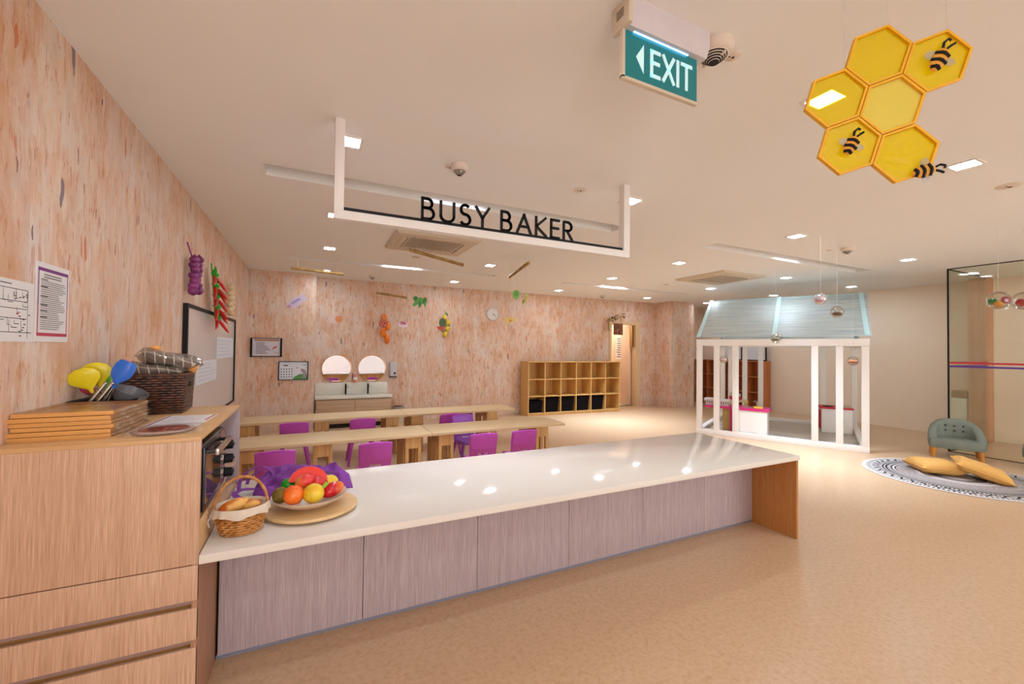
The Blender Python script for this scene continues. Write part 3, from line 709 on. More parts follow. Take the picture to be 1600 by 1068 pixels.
for x, lab in ((.43, 'round mirror over the left tap of the wash stand'), (1.06, 'round mirror over the right tap of the wash stand')):
    t = thing('round_mirror', lab, 'mirror', (x, 8.45, 1.05), group='round mirrors')
    b = MB(); b.lathe([(.245, 0), (.245, .018), (.25, .024), (.262, .022), (.262, 0)], 48, m=Rx, close=True); b.build('rim', mat('pale_brass_rim', (216, 176, 140), .3, metal=1), t)
    b = MB(); b.lathe([(.246, .012), (.246, .02)], 48, m=Rx); b.build('mirror_glass', M_MIR, t)
t = thing('towel_dispenser', 'white wall dispenser with a dark sensor right of the mirrors', 'dispenser', (1.46, 8.45, .9))
box1((-.065, -.09, .0), (.065, 0, .27), .012).build('cover', mat('pale_lilac_plastic', (206, 200, 206), .35), t)
b = MB(); b.cyl((.02, -.09, .06), .02, .006, m=None); b.ball((.02, -.09, .055), (.02, .006, .02)); b.build('sensor', M_BLACK, t)
box1((-.07, -.085, -.03), (.065, 0, -.002), .006).build('drip_tray', M_INK, t)
t = thing('soap_bottle', 'red and white bottle between the two mirrors', 'bottle', (.755, 8.40, .79))
b = MB(); b.lathe([(.03, 0), (.035, .01), (.035, .11), (.02, .15), (.012, .16)], 16); b.mi = 1; b.lathe([(.0355, .05), (.0355, .1)], 16); b.build('body', [mat('coral_plastic', (226, 130, 110), .4), M_PAPER], t)
b = MB(); b.cyl((0, 0, .16), .01, .03); b.box((-.01, -.04, .18), (.01, .01, .195)); b.build('pump', M_PAPER, t)
t = thing('waste_bin', 'small bin with a dark lid at the right end of the wash stand', 'bin', (1.53, 8.25, 0))
b = MB(); b.lathe([(.1, 0), (.12, .3), (.122, .3)], 20); b.build('bin_body', M_OFFWHITE, t); b = MB(); b.lathe([(.126, .3), (.126, .315), (.1, .325), (.001, .328)], 20); b.mi = 1; b.lathe([(.128, .31), (.128, .322)], 20); b.build('lid', [M_BLACK, M_OFFWHITE], t)

# ================================================================ tower cabinet, counter, oven
TX0, TX1, TY0, TY1, TZ = XL+.004, -.375, 1.962, 2.945, 1.10
t = thing('tower_cabinet', 'tall pale oak cabinet at the left with drawers and an oven niche', 'cabinet', (TX0, TY0, 0))
def tb(nm, a, c, m, bev=.0015, par=None):
    return box1((a[0]-TX0, a[1]-TY0, a[2]), (c[0]-TX0, c[1]-TY0, c[2]), bev).build(nm, m, par or t)
tb('top_panel', (TX0, TY0, 1.085), (TX1, TY1, TZ), M_OAKTOP)
tb('front_panel', (TX0, TY0, .618), (TX1, TY0+.018, 1.085), M_OAK)
M_LIP = mat('mauve_grey_edge', (150, 122, 116), .5)
for z0, z1, nm in ((.482, .614, 'top'), (.333, .452, 'mid'), (.02, .303, 'low')):
    dr = tb('drawer', (TX0, TY0, z0), (TX1, TY0+.018, z1), M_OAK)
    if nm != 'low':
        zz = z0-.013
        tb('grip_rail', (TX0, TY0+.004, zz), (TX1-.012, TY0+.02, z0), M_LIP, 0)
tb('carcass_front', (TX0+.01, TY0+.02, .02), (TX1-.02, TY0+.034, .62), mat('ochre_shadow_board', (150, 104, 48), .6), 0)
tb('side_panel', (TX1-.018, TY0+.002, 0), (TX1, TY1, .645), oak('rosy_oak_laminate', (192, 144, 112), (160, 112, 84)), .001)
tb('back_panel', (TX0, TY0+.02, .65), (TX0+.015, TY1-.02, 1.085), M_OAK, 0)
tb('far_panel', (TX0, TY1-.02, .648), (TX1, TY1, 1.085), M_COOLOAK)
tb('niche_shelf', (TX0+.016, TY0+.019, .76), (TX1-.012, TY1-.021, .775), M_OAK)
tb('niche_fascia', (TX1-.014, TY0+.018, .648), (TX1-.002, TY0+.56, .775), M_OAKTOP)
tb('lower_shelf', (TX0+.016, TY0+.019, .63), (TX1-.012, TY1-.021, .647), M_OAK)
tb('plinth', (TX0, TY0+.03, 0), (TX1-.03, TY1-.02, .02), M_SLOT, 0)

M_OVEN = mat('black_oven_shell', (22, 20, 24), .3, coat=.3)
t = thing('toaster_oven', 'black toaster oven with three knobs in the cabinet niche', 'oven', (TX1, 2.0, .776))
box1((-.33, .0, .012), (-.005, .455, .282), .006).build('housing', M_OVEN, t)
M_OGL = mat('dark_oven_glass', (40, 34, 34), .04, spec=.9, coat=1)
dr = MB().box((-.005, .006, .02), (.006, .325, .27), .003).build('door', M_OVEN, t)
box1((.005, .02, .05), (.0085, .312, .235)).build('window_pane', mat('mirror_like_oven_glass', (150, 140, 136), .03, metal=.85, var=0), dr)
b = MB(); b.tube([(.004, .03, .25), (.045, .04, .25)], .008); b.tube([(.004, .295, .25), (.045, .285, .25)], .008); b.mi = 1; b.box((.036, .02, .236), (.05, .305, .262), .004); b.build('door_handle', [M_OVEN, M_STEEL], dr)
box1((-.005, .33, .02), (.004, .445, .275)).build('control_panel', M_STEEL, t)
for z in (.075, .14, .205):
    b = MB(); ry = Matrix.Translation((.004, .385, z)) @ Matrix.Rotation(math.pi/2, 4, 'Y'); b.lathe([(.024, 0), (.026, .01), (.022, .012), (.021, .04), (.018, .042)], 20, m=ry); b.box((-.004, -.02, .036), (.004, .02, .046), m=ry); b.mi = 1; b.lathe([(.027, .0), (.0275, .006), (.026, .008)], 20, m=ry)
    b.build('knob', [M_BLACK, M_STEEL], t)
for y in (.04, .42):
    for x in (-.3, -.04): b = MB(); b.cyl((x, y, 0), .014, .014); b.build('foot', M_BLACK, t)

t = thing('counter', 'long low counter with six oak doors tinted for cool light and an end panel', 'counter', (1.5, 2.3, 0))
def cb(nm, a, c, m, bev=.001): return box1((a[0]-1.5, a[1]-2.3, a[2]), (c[0]-1.5, c[1]-2.3, c[2]), bev).build(nm, m, t)
cb('carcass', (-.36, 2.352, .03), (3.418, 2.84, .612), M_SLOT, 0)
edges = [-.366, .268, .911, 1.557, 2.194, 2.833, 3.418]
for x0, x1 in zip(edges, edges[1:]): cb('door', (x0+.0015, 2.333, .022), (x1-.0015, 2.351, .608), M_COOLOAK)
cb('kick_strip', (-.372, 2.343, 0), (3.418, 2.352, .0205), mat('blue_grey_kick', (140, 140, 158), .4))
cb('end_panel', (3.42, 1.974, 0), (3.444, 2.93, .6135), M_ENDOAK)
cb('back_board', (-.36, 2.841, 0), (3.418, 2.86, .612), M_BEECHV)
tag(box1((-.3735, 1.962, .614), (3.447, 2.945, .647), .002).build('counter_worktop', M_STONE, origin=(1.5, 2.4, .614)), 'long glossy cream worktop lying on the low counter', 'worktop')

# ================================================================ cubby shelves
def cubby(name, lab, loc, rz, cols, rows, w, h, depth, cat='shelf', M_SHELF=M_SHELF):
    t = thing(name, lab, cat, loc, rz); W_, th = cols*w, .018; base = .05; H_ = base+rows*h
    for k in range(cols+1):
        x = k*w; box1((x-th/2, -depth, 0), (x+th/2, 0, H_)).build('side_panel' if k in (0, cols) else 'divider', M_SHELF, t)
    box1((-th/2-.003, -depth-.004, H_), (W_+th/2+.003, 0, H_+.02), .002).build('top_board', M_SHELF, t)
    for r in range(rows):
        for k in range(cols): box1((k*w+th/2, -depth+.003, base+r*h-.009), ((k+1)*w-th/2, -.012, base+r*h+.009)).build('shelf_board', M_SHELF, t)
    box1((th/2, -.0115, base), (W_-th/2, -.002, H_)).build('back_panel', M_SHELF, t)
    for k in range(cols): box1((k*w+th/2, -depth+.02, 0), ((k+1)*w-th/2, -depth+.03, base-.01)).build('kick_board', M_SHELF, t)
    return t
cubby('cubby_shelf', 'light wooden cubby shelf, six by three, against the back wall', (4.28, 8.40, 0), -.045, 6, 3, .402, .372, .40)
M_DBASK = mat('black_brown_weave', (14, 6, 7), .8, var=.4, vs=90, bump=.4, bs=160, spec=.12)
for k in range(5):
    lab = ['low black basket in the first bottom cubby from the left', 'tall black basket in the second bottom cubby from the left', 'tall black basket in the third bottom cubby', 'tall black basket in the fourth bottom cubby from the left', 'tall black basket in the fifth bottom cubby, beside the empty one'][k]
    ca, sa = math.cos(-.045), math.sin(-.045); lx, ly = .402*(k+.5), -.2
    hh = .25 if k == 0 else .325
    t = thing('storage_basket', lab, 'basket', (4.28+lx*ca-ly*sa, 8.40+lx*sa+ly*ca, .06), -.045+.03*math.sin(k*2.3), 'black baskets in the cubby shelf')
    b = MB()
    a_, c_ = .165, .155
    rows_ = 12; n = 48; vs = []; fs = []
    def rect_pt(k_, a, c):
        p = k_/n*4; s_ = int(p) % 4; f = p-int(p); q = [(-a, -c), (a, -c), (a, c), (-a, c)]; p0, p1 = q[s_], q[(s_+1) % 4]
        return p0[0]+(p1[0]-p0[0])*f, p0[1]+(p1[1]-p0[1])*f
    for i in range(rows_+1):
        sc = .9+.1*i/rows_; bulge = .004*(1 if i % 2 else -1)
        for k_ in range(n): x, y = rect_pt(k_, a_*sc+bulge, c_*sc+bulge); vs.append((x, y, hh*.8*i/rows_ if False else hh*i/rows_))
    fs = [(i*n+k_, i*n+(k_+1) % n, (i+1)*n+(k_+1) % n, (i+1)*n+k_) for i in range(rows_) for k_ in range(n)]+[tuple(range(n))]
    b.add(vs, fs); b.build('body', M_DBASK, t, smooth=False)
    b = MB(); b.tube([rect_pt(k_, a_+.004, c_+.004)+(hh,) for k_ in range(n)], .01, 6, closed=True); b.build('rim', M_DBASK, t)
    box1((-.15, -.14, hh-.06), (.15, .14, hh-.03), .02).build('contents', M_BLACK, t)
cubby('wall_shelf', 'wooden shelf in painted reddish shade on the right wall seen through the play house', (10.32, 8.58, 0), -math.pi/2, 5, 3, .40, .385, .30, M_SHELF=oak('shaded_shelf_board', (206, 128, 72), (180, 100, 50), 'z', lines=40))  # the shelf's shadow is put into a redder board colour
for k, (y, lab) in enumerate(((7.55, 'dark-edged white board on the wall shelf, left of the two'), (6.9, 'dark-edged white board on the wall shelf, right of the two'))):
    t = thing('leaning_board', lab, 'board', (10.2, y, 1.226), group='white boards on the wall shelf')
    box1((.0, -.28, .02), (.02, .28, .58)).build('panel', M_BLUEWHITE, t)
    b = MB()
    for a, c in (((-.006, -.3, 0), (.024, -.27, .6)), ((-.006, .27, 0), (.024, .3, .6)), ((-.006, -.27, 0), (.024, .27, .03)), ((-.006, -.27, .57), (.024, .27, .6))): b.box(a, c)
    b.build('frame', mat('dark_maroon_frame', (52, 24, 24), .5), t)

# ================================================================ children's tables and chairs
def table(lab, x0, x1, y0, y1, legs, grp):
    t = thing('long_table', lab, 'table', ((x0+x1)/2, (y0+y1)/2, 0), group=grp); cx, cy = (x0+x1)/2, (y0+y1)/2; hh, a = .53, (y1-y0)/2
    box1((x0-cx, -a, hh-.028), (x1-cx, a, hh), .002).build('table_top', M_BEECH, t)
    for lx in legs:
        b = MB(); L = lx-cx; w = .085
        for y in (-a+.05, a-.05): b.box((L-w, y-.02, hh-.15), (L+w, y+.02, hh-.029), .002)
        for sx in (-1, 1): b.box((L+sx*(w-.012)-.012, -a+.07, hh-.12), (L+sx*(w-.012)+.012, a-.07, hh-.029))
        for sx in (-1, 1):
            for y in (-a+.05, -.09, .09, a-.05): b.box((L+sx*(w-.018)-.018, y-.02, 0), (L+sx*(w-.018)+.018, y+.02, hh-(.1505 if abs(y) > .1 else .1205)))
        for y in (a-.05,): b.box((L-w+.037, y-.018, .0), (L+w-.037, y+.018, .12))
        b.build('trestle_leg', M_BEECHV, t)
table('front long table nearer the counter, left one of its pair', -.62, 1.195, 4.44, 4.99, (-.5, .12, 1.0), 'long low tables')
table('front long table nearer the counter, right one of its pair', 1.20, 2.89, 4.44, 4.99, (1.36, 2.58), 'long low tables')
table('back long table nearer the wash stand, left one of its pair', -.80, 1.20, 5.83, 6.39, (-.68, .14, 1.02), 'long low tables')
table('back long table nearer the wash stand, right one of its pair', 1.205, 2.88, 5.83, 6.39, (1.36, 2.5), 'long low tables')

def chair_proto(m):
    t = thing('child_chair', '', 'chair')
    def seatf(u, v):
        x = (u-.5)*.29; y = -.13+v*.27; e = (abs(u-.5)*2)**4
        return (x*(1-.05*v), y, .295-.012*math.sin(math.pi*u)*math.sin(math.pi*v)+.004*e-.03*max(0, v-.85)/.15)
    MB().sheet(seatf, 12, 10, .016).build('seat', m, t)
    def backf(u, v):
        x = (u-.5)*(.285-.03*(1-v)); z = .30+v*.255
        top = .012*(1-(2*u-1)**2) if v > .95 else 0
        step = .012 if v > .42 else 0
        return (x, -.125-.05*v-.028*(1-(2*u-1)**2)-step, z+top)
    MB().sheet(backf, 14, 14, .014, skip=lambda i, j: 4 <= i <= 9 and 2 <= j <= 3).build('backrest', m, t)
    b = MB()
    for sx in (-1, 1): b.tube([(sx*.142, -.175, .56), (sx*.14, -.145, .45), (sx*.132, -.12, .31)], [.009, .011, .012], 8)
    b.tube([(-.142, -.175, .562), (-.07, -.196, .572), (0, -.203, .576), (.07, -.196, .572), (.142, -.175, .562)], .009, 8)
    b.build('back_frame', m, t)
    for sx in (-1, 1):
        for y0, y1 in ((-.11, -.17), (.1, .14)):
            b = MB(); b.tube([(sx*.115, y0, .29), (sx*.14, (y0+y1)/2, .15), (sx*.16, y1, 0.006)], [.024, .018, .014], 10); b.ball((sx*.16, y1, .012), (.016, .016, .012), 8, 6); b.build('leg', m, t)
        b = MB(); b.box((sx*.13-.012, -.1, .255), (sx*.13+.012, .1, .29), .006); b.build('side_rail', m, t)
    return t
CH = chair_proto(M_PURPLE); LV = chair_proto(M_LAV)
SEATS = [(CH, -.26, 4.20, .02, 'purple child chair at the front table, directly behind the purple cloth'),
 (CH, .555, 4.20, .0, 'purple child chair at the front table, second from the left'),
 (CH, 1.64, 4.20, -.06, 'purple child chair at the front table, right of the lavender seat'),
 (CH, 2.11, 4.20, -.04, 'purple child chair at the right end of the front table'),
 (CH, -.16, 5.60, .0, 'purple child chair at the back table, leftmost below the calendar'),
 (CH, .59, 5.60, .0, 'purple child chair at the back table, below the right mirror'),
 (CH, 1.69, 5.60, .1, 'purple child chair at the back table beside the lavender one'),
 (LV, 1.83, 5.06, math.pi+.12, 'lavender child chair facing the counter between the two table rows'),
 (CH, 2.27, 6.33, math.pi, 'dark purple child chair on the far side of the back table')]
used = set()
for p, x, y, rz, lab in SEATS:
    o = p if p not in used else copy_tree(p); used.add(p)
    o.location = (x, y, 0); o.rotation_euler = (0, 0, rz); tag(o, lab, 'chair', 'small plastic chairs')
    if y > 6: o.scale = (.94, .94, .86)

# ================================================================ play house
HA = math.atan2(-.883, .47)
house = thing('play_house', 'white timber play house frame with a translucent blue roof', 'play house', (6.2, 5.28, 0), HA)
HL, HW, HH, PW = 2.35, 2.35, 1.645, .088
def hb(nm, a, c, m=M_WHITE, bev=.004): return box1(a, c, bev).build(nm, m, house)
for u0 in (0, .28, .572, 1.664, 1.964, HL-PW): hb('post', (u0, 0, .09), (u0+PW, PW, HH-.09))
for u0 in (.0, .155, .43, .725, 1.79, HL-PW): hb('post', (u0, HW-PW, .09), (u0+PW, HW, HH-.09))
for n0 in (0, HW-PW):
    hb('sill_beam', (0, n0, 0), (HL, n0+PW, .09)); hb('head_beam', (-.004, n0-.004, HH-.09), (HL+.004, n0+PW+.004, HH+.02))
for u0 in (0, HL-PW):
    hb('sill_beam', (u0, PW, 0), (u0+PW, HW-PW, .09)); hb('head_beam', (u0, PW+.004, HH-.09), (u0+PW, HW-PW-.004, HH+.02))
M_MAT = oak('grey_plank_vinyl', (186, 172, 156), (164, 150, 134), 'x', lines=14)
hb('floor_mat', (PW, PW, .0), (HL-PW, HW-PW, .03), M_MAT, 0)
M_POLY = see_through('blue_polycarbonate', (244, 250, 252), .0, .5, (234, 243, 245), .5, streak=3.2, fk=.35)
RZ, RN = 2.46, HW/2
for sgn, n0 in ((1, -.03), (-1, HW+.03)):
    b = MB(); nm = 'roof_panel'
    def roof(u, v, off): v = .03+.97*v; return (u, n0+(RN-n0)*v+0, HH+.02+(RZ-HH-.02)*v+off)
    for u0, u1 in ((0.0, HL/2-.01), (HL/2+.01, HL)):
        b = MB(); v4 = [roof(u0, 0, .012), roof(u1+(.03 if u1 > 2 else 0), 0, .012), roof(u1+(.07 if u1 > 2 else 0), .985, .012), roof(u0, .985, .012)]
        b.add(v4+[(x, y, z+.006) for x, y, z in v4], [(0, 1, 2, 3), (7, 6, 5, 4), (0, 4, 5, 1), (1, 5, 6, 2), (2, 6, 7, 3), (3, 7, 4, 0)]); b.build(nm, M_POLY, house, smooth=False)
    M_RAFT = mat('pale_aqua_rafter', (196, 226, 228), .5, var=.02)
    for u in (0.0, HL/2-.03, HL-.05):
        b = MB(); a_, c_ = Vector(roof(u, 0, .03)), Vector(roof(u, .98, .03)); b.add([a_, a_+Vector((.06, 0, 0)), c_+Vector((.06, 0, 0)), c_]+[v_+Vector((0, 0, -.018)) for v_ in (a_, a_+Vector((.06, 0, 0)), c_+Vector((.06, 0, 0)), c_)], [(0, 1, 2, 3), (7, 6, 5, 4), (0, 4, 5, 1), (1, 5, 6, 2), (2, 6, 7, 3), (3, 7, 4, 0)]); b.build('rafter', M_RAFT, house, smooth=False)
hb('ridge_beam', (-.01, RN-.03, RZ-.05), (HL+.06, RN+.03, RZ+.005), M_RAFT)
def hw(u, n_, z): v = Matrix.Rotation(HA, 4, 'Z') @ Vector((u, n_, z)); return (6.2+v.x, 5.28+v.y, z)
# toy kitchen in the house
t = thing('toy_sink_unit', 'white toy sink cabinet with a magenta top by the house front', 'toy kitchen', hw(.64, .10, .031), HA)
box1((0, 0, 0), (.43, .36, .43), .003).build('cabinet_body', M_WHITE, t)
box1((-.02, -.015, .43), (.46, .38, .466), .005).build('counter_top', M_MAGENTA, t)
b = MB(); b.lathe([(.1, .467), (.1, .470), (.085, .468), (.07, .445), (.001, .443)], 20, (.15, .19, 0)); b.build('basin', M_STEEL, t)
b = MB(); b.tube([(.26, .28, .465), (.26, .28, .56), (.24, .24, .58), (.22, .2, .56)], .012); b.build('tap', M_STEEL, t)
t = thing('yellow_sponge', 'yellow sponge on the magenta toy sink top', 'sponge', hw(.93, .2, .498), HA+.3)
box1((-.07, -.04, 0), (.07, .04, .03), .01).build('foam', mat('sponge_yellow', (228, 186, 60), .8, bump=.5), t)
t = thing('toy_table', 'magenta toy counter holding white crates at the house left end', 'toy kitchen', hw(.13, .12, .031), HA)
box1((-.02, -.01, .43), (.42, .40, .465), .004).build('counter_top', M_MAGENTA, t)
box1((.385, 0, 0), (.415, .38, .43), .003).build('side_panel', M_MAGENTA, t)
box1((.27, .01, 0), (.384, .37, .43), .002).build('inner_panel', mat('olive_brown_board', (158, 124, 64), .5), t)
M_CRATE = mat('white_basket_plastic', (228, 222, 220), .4)
def crate(lab, u, n_, rz, a, c, h):
    t = thing('white_crate', lab, 'crate', hw(u, n_, .497), HA+rz, 'white crates in the play house')
    b = MB(); q0 = [(-a*.7, -c*.7), (a*.7, -c*.7), (a*.7, c*.7), (-a*.7, c*.7)]; q1 = [(x/.7, y/.7) for x, y in q0]
    vs = [(x, y, 0) for x, y in q0]+[(x, y, h) for x, y in q1]+[(x*.95, y*.95, h) for x, y in q1]+[(x*.94, y*.94, .008) for x, y in q0]
    b.add(vs, [(0, 1, 2, 3), (12, 13, 14, 15)]+[(r*4+i, r*4+(i+1) % 4, r*4+4+(i+1) % 4, r*4+4+i) for r in range(3) for i in range(4)]); b.build('tub', M_CRATE, t, smooth=False)
    b = MB(); b.tube([(x, y, h) for x, y in q1], .008, 6, closed=True); b.build('rim', M_CRATE, t)
    b = MB()
    for i in range(5): b.box((-a*.7+a*.35*i-.006, -c*.9-.002, h*.35), (-a*.7+a*.35*i+.006, -c*.82-.012, h*.8))
    b.build('slots', M_SLOT, t)
crate('white plastic crate at the left on the magenta toy counter', .19, .26, .0, .095, .11, .11)
crate('white plastic crate at the right on the magenta toy counter', .41, .24, .08, .1, .11, .1)
t = thing('toy_stove', 'white toy stove with a red top near the house right end', 'toy kitchen', hw(1.80, 1.42, .031), HA+.12)
box1((0, 0, 0), (.44, .36, .42), .003).build('cabinet_body', M_WHITE, t)
box1((-.02, -.015, .42), (.46, .38, .45), .005).build('counter_top', M_RED, t)
b = MB(); b.lathe([(.08, .451), (.08, .462), (.001, .462)], 20, (.11, .14, 0)); b.build('burner', M_BLACK, t)
b = MB(); b.tube([(.27, .27, .45), (.27, .27, .6)], .012); b.tube([(.34, .27, .45), (.34, .27, .58)], .01); b.tube([(.27, .27, .53), (.34, .27, .53)], .009); b.build('tap', M_STEEL, t)
b = MB(); b.lathe([(.13, .451), (.13, .456), (.11, .454), (.001, .453)], 20, (.36, .14, 0), .7, 1); b.build('basin', M_STEEL, t)
box1((-.022, .05, .05), (-.002, .33, .38), .003).build('door', M_RED, t)
t = thing('toy_stool', 'small wooden stand in the play house holding a red box', 'stool', hw(.42, 1.75, .031), HA+.2)
box1((-.17, -.15, .40), (.17, .15, .43), .004).build('stand_top', M_BEECH, t)
for x in (-.145, .145):
    for y in (-.125, .125): box1((x-.02, y-.02, 0), (x+.02, y+.02, .40)).build('leg', M_BEECHV, t)
t = thing('red_box', 'red box with a grey top standing on the small wooden stand', 'box', hw(.36, 1.75, .462), HA+.2)
box1((-.1, -.1, 0), (.1, .1, .08), .006).build('box_body', M_RED, t)
box1((-.1, -.1, .081), (.1, .1, .13), .004).build('lid', mat('silver_grey_lid', (190, 186, 180), .3), t)

# ================================================================ rug, cushions, little sofas
b = MB(); b.lathe([(.001, 0), (.85, 0), (.855, .004), (.85, .008), (.001, .009)], 96); o = b.build('round_rug', rug_material()); o.location = (6.889, 2.178, .0005)
tag(o, 'round grey and white rug with black lace rings on the floor', 'rug')
M_CUSH = mat('mustard_cushion_fabric', (222, 166, 88), .85, var=.07, vs=9, bump=.2, bs=200)
def cushion(lab, loc, rot, a, c, h):
    t = thing('mustard_cushion', lab, 'cushion', loc, rot=rot, group='mustard cushions on the rug')
    def f(sg):
        def g(u, v):
            x, y = 2*u-1, 2*v-1; e = max(0, (1-x**4)*(1-y**4))**.55
            k = 1-.10*(1-abs(y))*abs(x)**3; k2 = 1-.10*(1-abs(x))*abs(y)**3
            return (x*a*k, y*c*k2, h*.5+sg*h*.5*e+.004*math.sin(9*x+3*y)*e)
        return g
    b = MB(); b.sheet(f(1), 18, 18); b.sheet(f(-1), 18, 18); bmesh.ops.remove_doubles(b.bm, verts=b.bm.verts[:], dist=.0005); b.build('cover', M_CUSH, t, angle=70)
    b = MB(); e = [f(0)(i/12, 0) for i in range(13)]+[f(0)(1, i/12) for i in range(1, 13)]+[f(0)(1-i/12, 1) for i in range(1, 13)]+[f(0)(0, 1-i/12) for i in range(1, 12)]
    b.tube([(x, y, h*.5) for x, y, z in e], .005, 6, closed=True); b.build('piping', M_CUSH, t)
cushion('mustard cushion lying flat on the rug, left one', (6.89, 2.36, .012), (0, .04, .75), .25, .22, .155)
cushion('mustard cushion propped up on the other one, right', (6.98, 2.02, .055), (.05, .34, -1.12), .24, .2, .14)
M_VELV = mat('sage_blue_velvet', (124, 130, 118), .7, var=.2, vs=7, bump=.12, bs=160)
M_LEGW = mat('honey_turned_leg', (206, 134, 52), .4, var=.08)
def sofa(loc, rz, lab):
    t = thing('child_sofa', lab, 'sofa', loc, rz, 'small tufted sofas')
    a, d_ = .27, .175
    box1((-a, -d_, .13), (a, d_, .265), .035, ).build('seat', M_VELV, t)
    n = 40
    def path(s):
        # open U seen from above: left arm front -> back -> right arm front
        th = math.pi*(1.0-s); ex = .62
        cx = math.copysign(abs(math.cos(th))**ex, math.cos(th)); cy = abs(math.sin(th))**ex
        return Vector((-cx*-1*(a-.035), -d_+.06+cy*(2*d_-.09), 0)), th
    ring = 14; vs = []; fs = []
    BUT = [(s, z) for s in (.41, .5, .59) for z in (.36, .43)]
    for i in range(n+1):
        s_ = i/n; p, th = path(s_); pa, _ = path(max(0, s_-.01)); pb, _ = path(min(1, s_+.01)); tg = (pb-pa).normalized(); nv = Vector((-tg.y, tg.x, 0))
        top = .29+.235*(math.sin(math.pi*s_)**.75)
        for k in range(ring):
            q = 2*math.pi*k/ring; w = .05; zc = (top+.14)/2; hz = (top-.14)/2
            cxx = math.copysign(abs(math.cos(q))**.6, math.cos(q)); szz = math.copysign(abs(math.sin(q))**.45, math.sin(q))
            z = zc+hz*szz; off = nv*(w*cxx)
            pt = p+off
            for bs, bz in BUT:
                dd = ((s_-bs)*1.3)**2+(z-bz)**2
                if (pt-Vector((0, -d_, 0))).length < (p-Vector((0, -d_, 0))).length: pt = pt+(p-Vector((0, -.1, 0))).normalized()*.014*math.exp(-dd/.0008)
            vs.append((pt.x, pt.y, z))
    fs = [(i*ring+k, i*ring+(k+1) % ring, (i+1)*ring+(k+1) % ring, (i+1)*ring+k) for i in range(n) for k in range(ring)]+[tuple(range(ring)), tuple(n*ring+k for k in range(ring))]
    b = MB(); b.add(vs, fs); bk = b.build('backrest', M_VELV, t, angle=60)
    for s_, z in BUT:
        p, _ = path(s_); pin = p-(p-Vector((0, -.1, 0))).normalized()*.047
        b = MB(); b.ball((pin.x, pin.y, z), (.013, .013, .013), 10, 8); b.build('button', mat('dark_teal_button', (58, 70, 68), .6), bk)
    for sx in (-1, 1):
        for y in (-.13, .12): b = MB(); b.tube([(sx*.225, y, .14), (sx*.235, y*1.08, 0)], [.03, .022], 12); b.build('leg', M_LEGW, t)
    return t
sofa((8.215, 2.600, 0), -1.155, 'sage tufted child sofa in front of the glass corner')
sofa((8.36, 1.72, 0), -1.45, 'sage child sofa cut off by the right picture edge')

# ================================================================ hanging bamboo poles with food pictures
def thread(t, a, c): b = MB(); b.tube([a, c], .0011, 4); b.build('thread', M_THREAD, t)
def pole(p0, p1, r, lab):
    p0, p1 = Vector(p0), Vector(p1); m_ = (p0+p1)/2
    t = thing('bamboo_pole', lab, 'pole', m_, group='hanging bamboo poles')
    b = MB(); pts = []; rs = []
    N = 5
    for i in range(N+1):
        f = i/N; q = (p0-m_).lerp(p1-m_, f); dd = (p1-p0).normalized()
        if 0 < i < N: pts += [q-dd*.012, q, q+dd*.012]; rs += [r, r*1.12, r]
        else: pts.append(q); rs.append(r)
    b.tube(pts, rs, 10); b.build('cane', M_BAMBOO, t)
    for f in (.12, .88):
        q = (p0-m_).lerp(p1-m_, f); b = MB(); b.tube([(q.x, q.y, q.z), (q.x, q.y, CEIL-m_.z)], .0012, 4); b.build('thread', M_THREAD, t)
pole((-.262, 6.3, 2.507), (.391, 6.32, 2.479), .019, 'bamboo pole hung lowest left, in front of the wall pilaster')
pole((1.015, 4.9, 2.597), (1.677, 4.9, 2.484), .02, 'slanting bamboo pole hung right below the near air conditioner')
pole((2.592, 5.5, 2.508), (2.643, 5.0, 2.628), .022, 'short steep dark bamboo pole left of the lettering end')
pole((.955, 7.2, 2.362), (1.46, 7.2, 2.309), .019, 'bamboo pole hung near the back wall above the pumpkin string')
def food(name, lab, loc, zt, outline, th, mats_, marks, rz=0.0, cat='hanging food picture'):
    """a thick cut-out food picture hung on a nylon thread"""
    t = thing(name, lab, cat, loc, rz, 'food cut-outs hung on threads')
    b = MB(); R_ = Matrix.Rotation(math.pi/2, 4, 'X')
    b.prism(outline, -th/2, th/2, R_)
    for k, poly in marks:
        b.mi = k; b.prism(poly, th/2, th/2+.002, R_); b.prism(poly, -th/2-.002, -th/2, R_)
    b.build('cutout', mats_, t, smooth=False)
    top = max(y for x, y in outline); b = MB(); b.tube([(0, 0, top), (0, 0, CEIL-loc[2])], .0011, 4); b.build('thread', M_THREAD, t)
def ell(cx, cy, rx, ry, n=18, rot=0):
    return [(cx+rx*math.cos(2*math.pi*i/n)*math.cos(rot)-ry*math.sin(2*math.pi*i/n)*math.sin(rot), cy+rx*math.cos(2*math.pi*i/n)*math.sin(rot)+ry*math.sin(2*math.pi*i/n)*math.cos(rot)) for i in range(n)]
def rot2(P, a): return [(x*math.cos(a)-y*math.sin(a), x*math.sin(a)+y*math.cos(a)) for x, y in P]
m_ = lambda n, c: mat(n, c, .5, var=.1, vs=40)
food('fish_cutout', 'pale lilac fish picture hanging before the pilaster', (-.19, 6.3, 2.05), 2.49, rot2([(-.15, 0), (-.10, .05), (0, .065), (.09, .045), (.14, .05), (.13, 0), (.14, -.05), (.09, -.03), (0, -.06), (-.1, -.045)], .62), .006, [m_('lilac_fish', (206, 186, 206)), m_('rosy_fish', (196, 140, 160)), m_('mauve_fish', (160, 140, 176))], [(1, rot2(ell(-.11, 0, .03, .022), .62)), (2, rot2(ell(.0, .015, .07, .018), .62))])
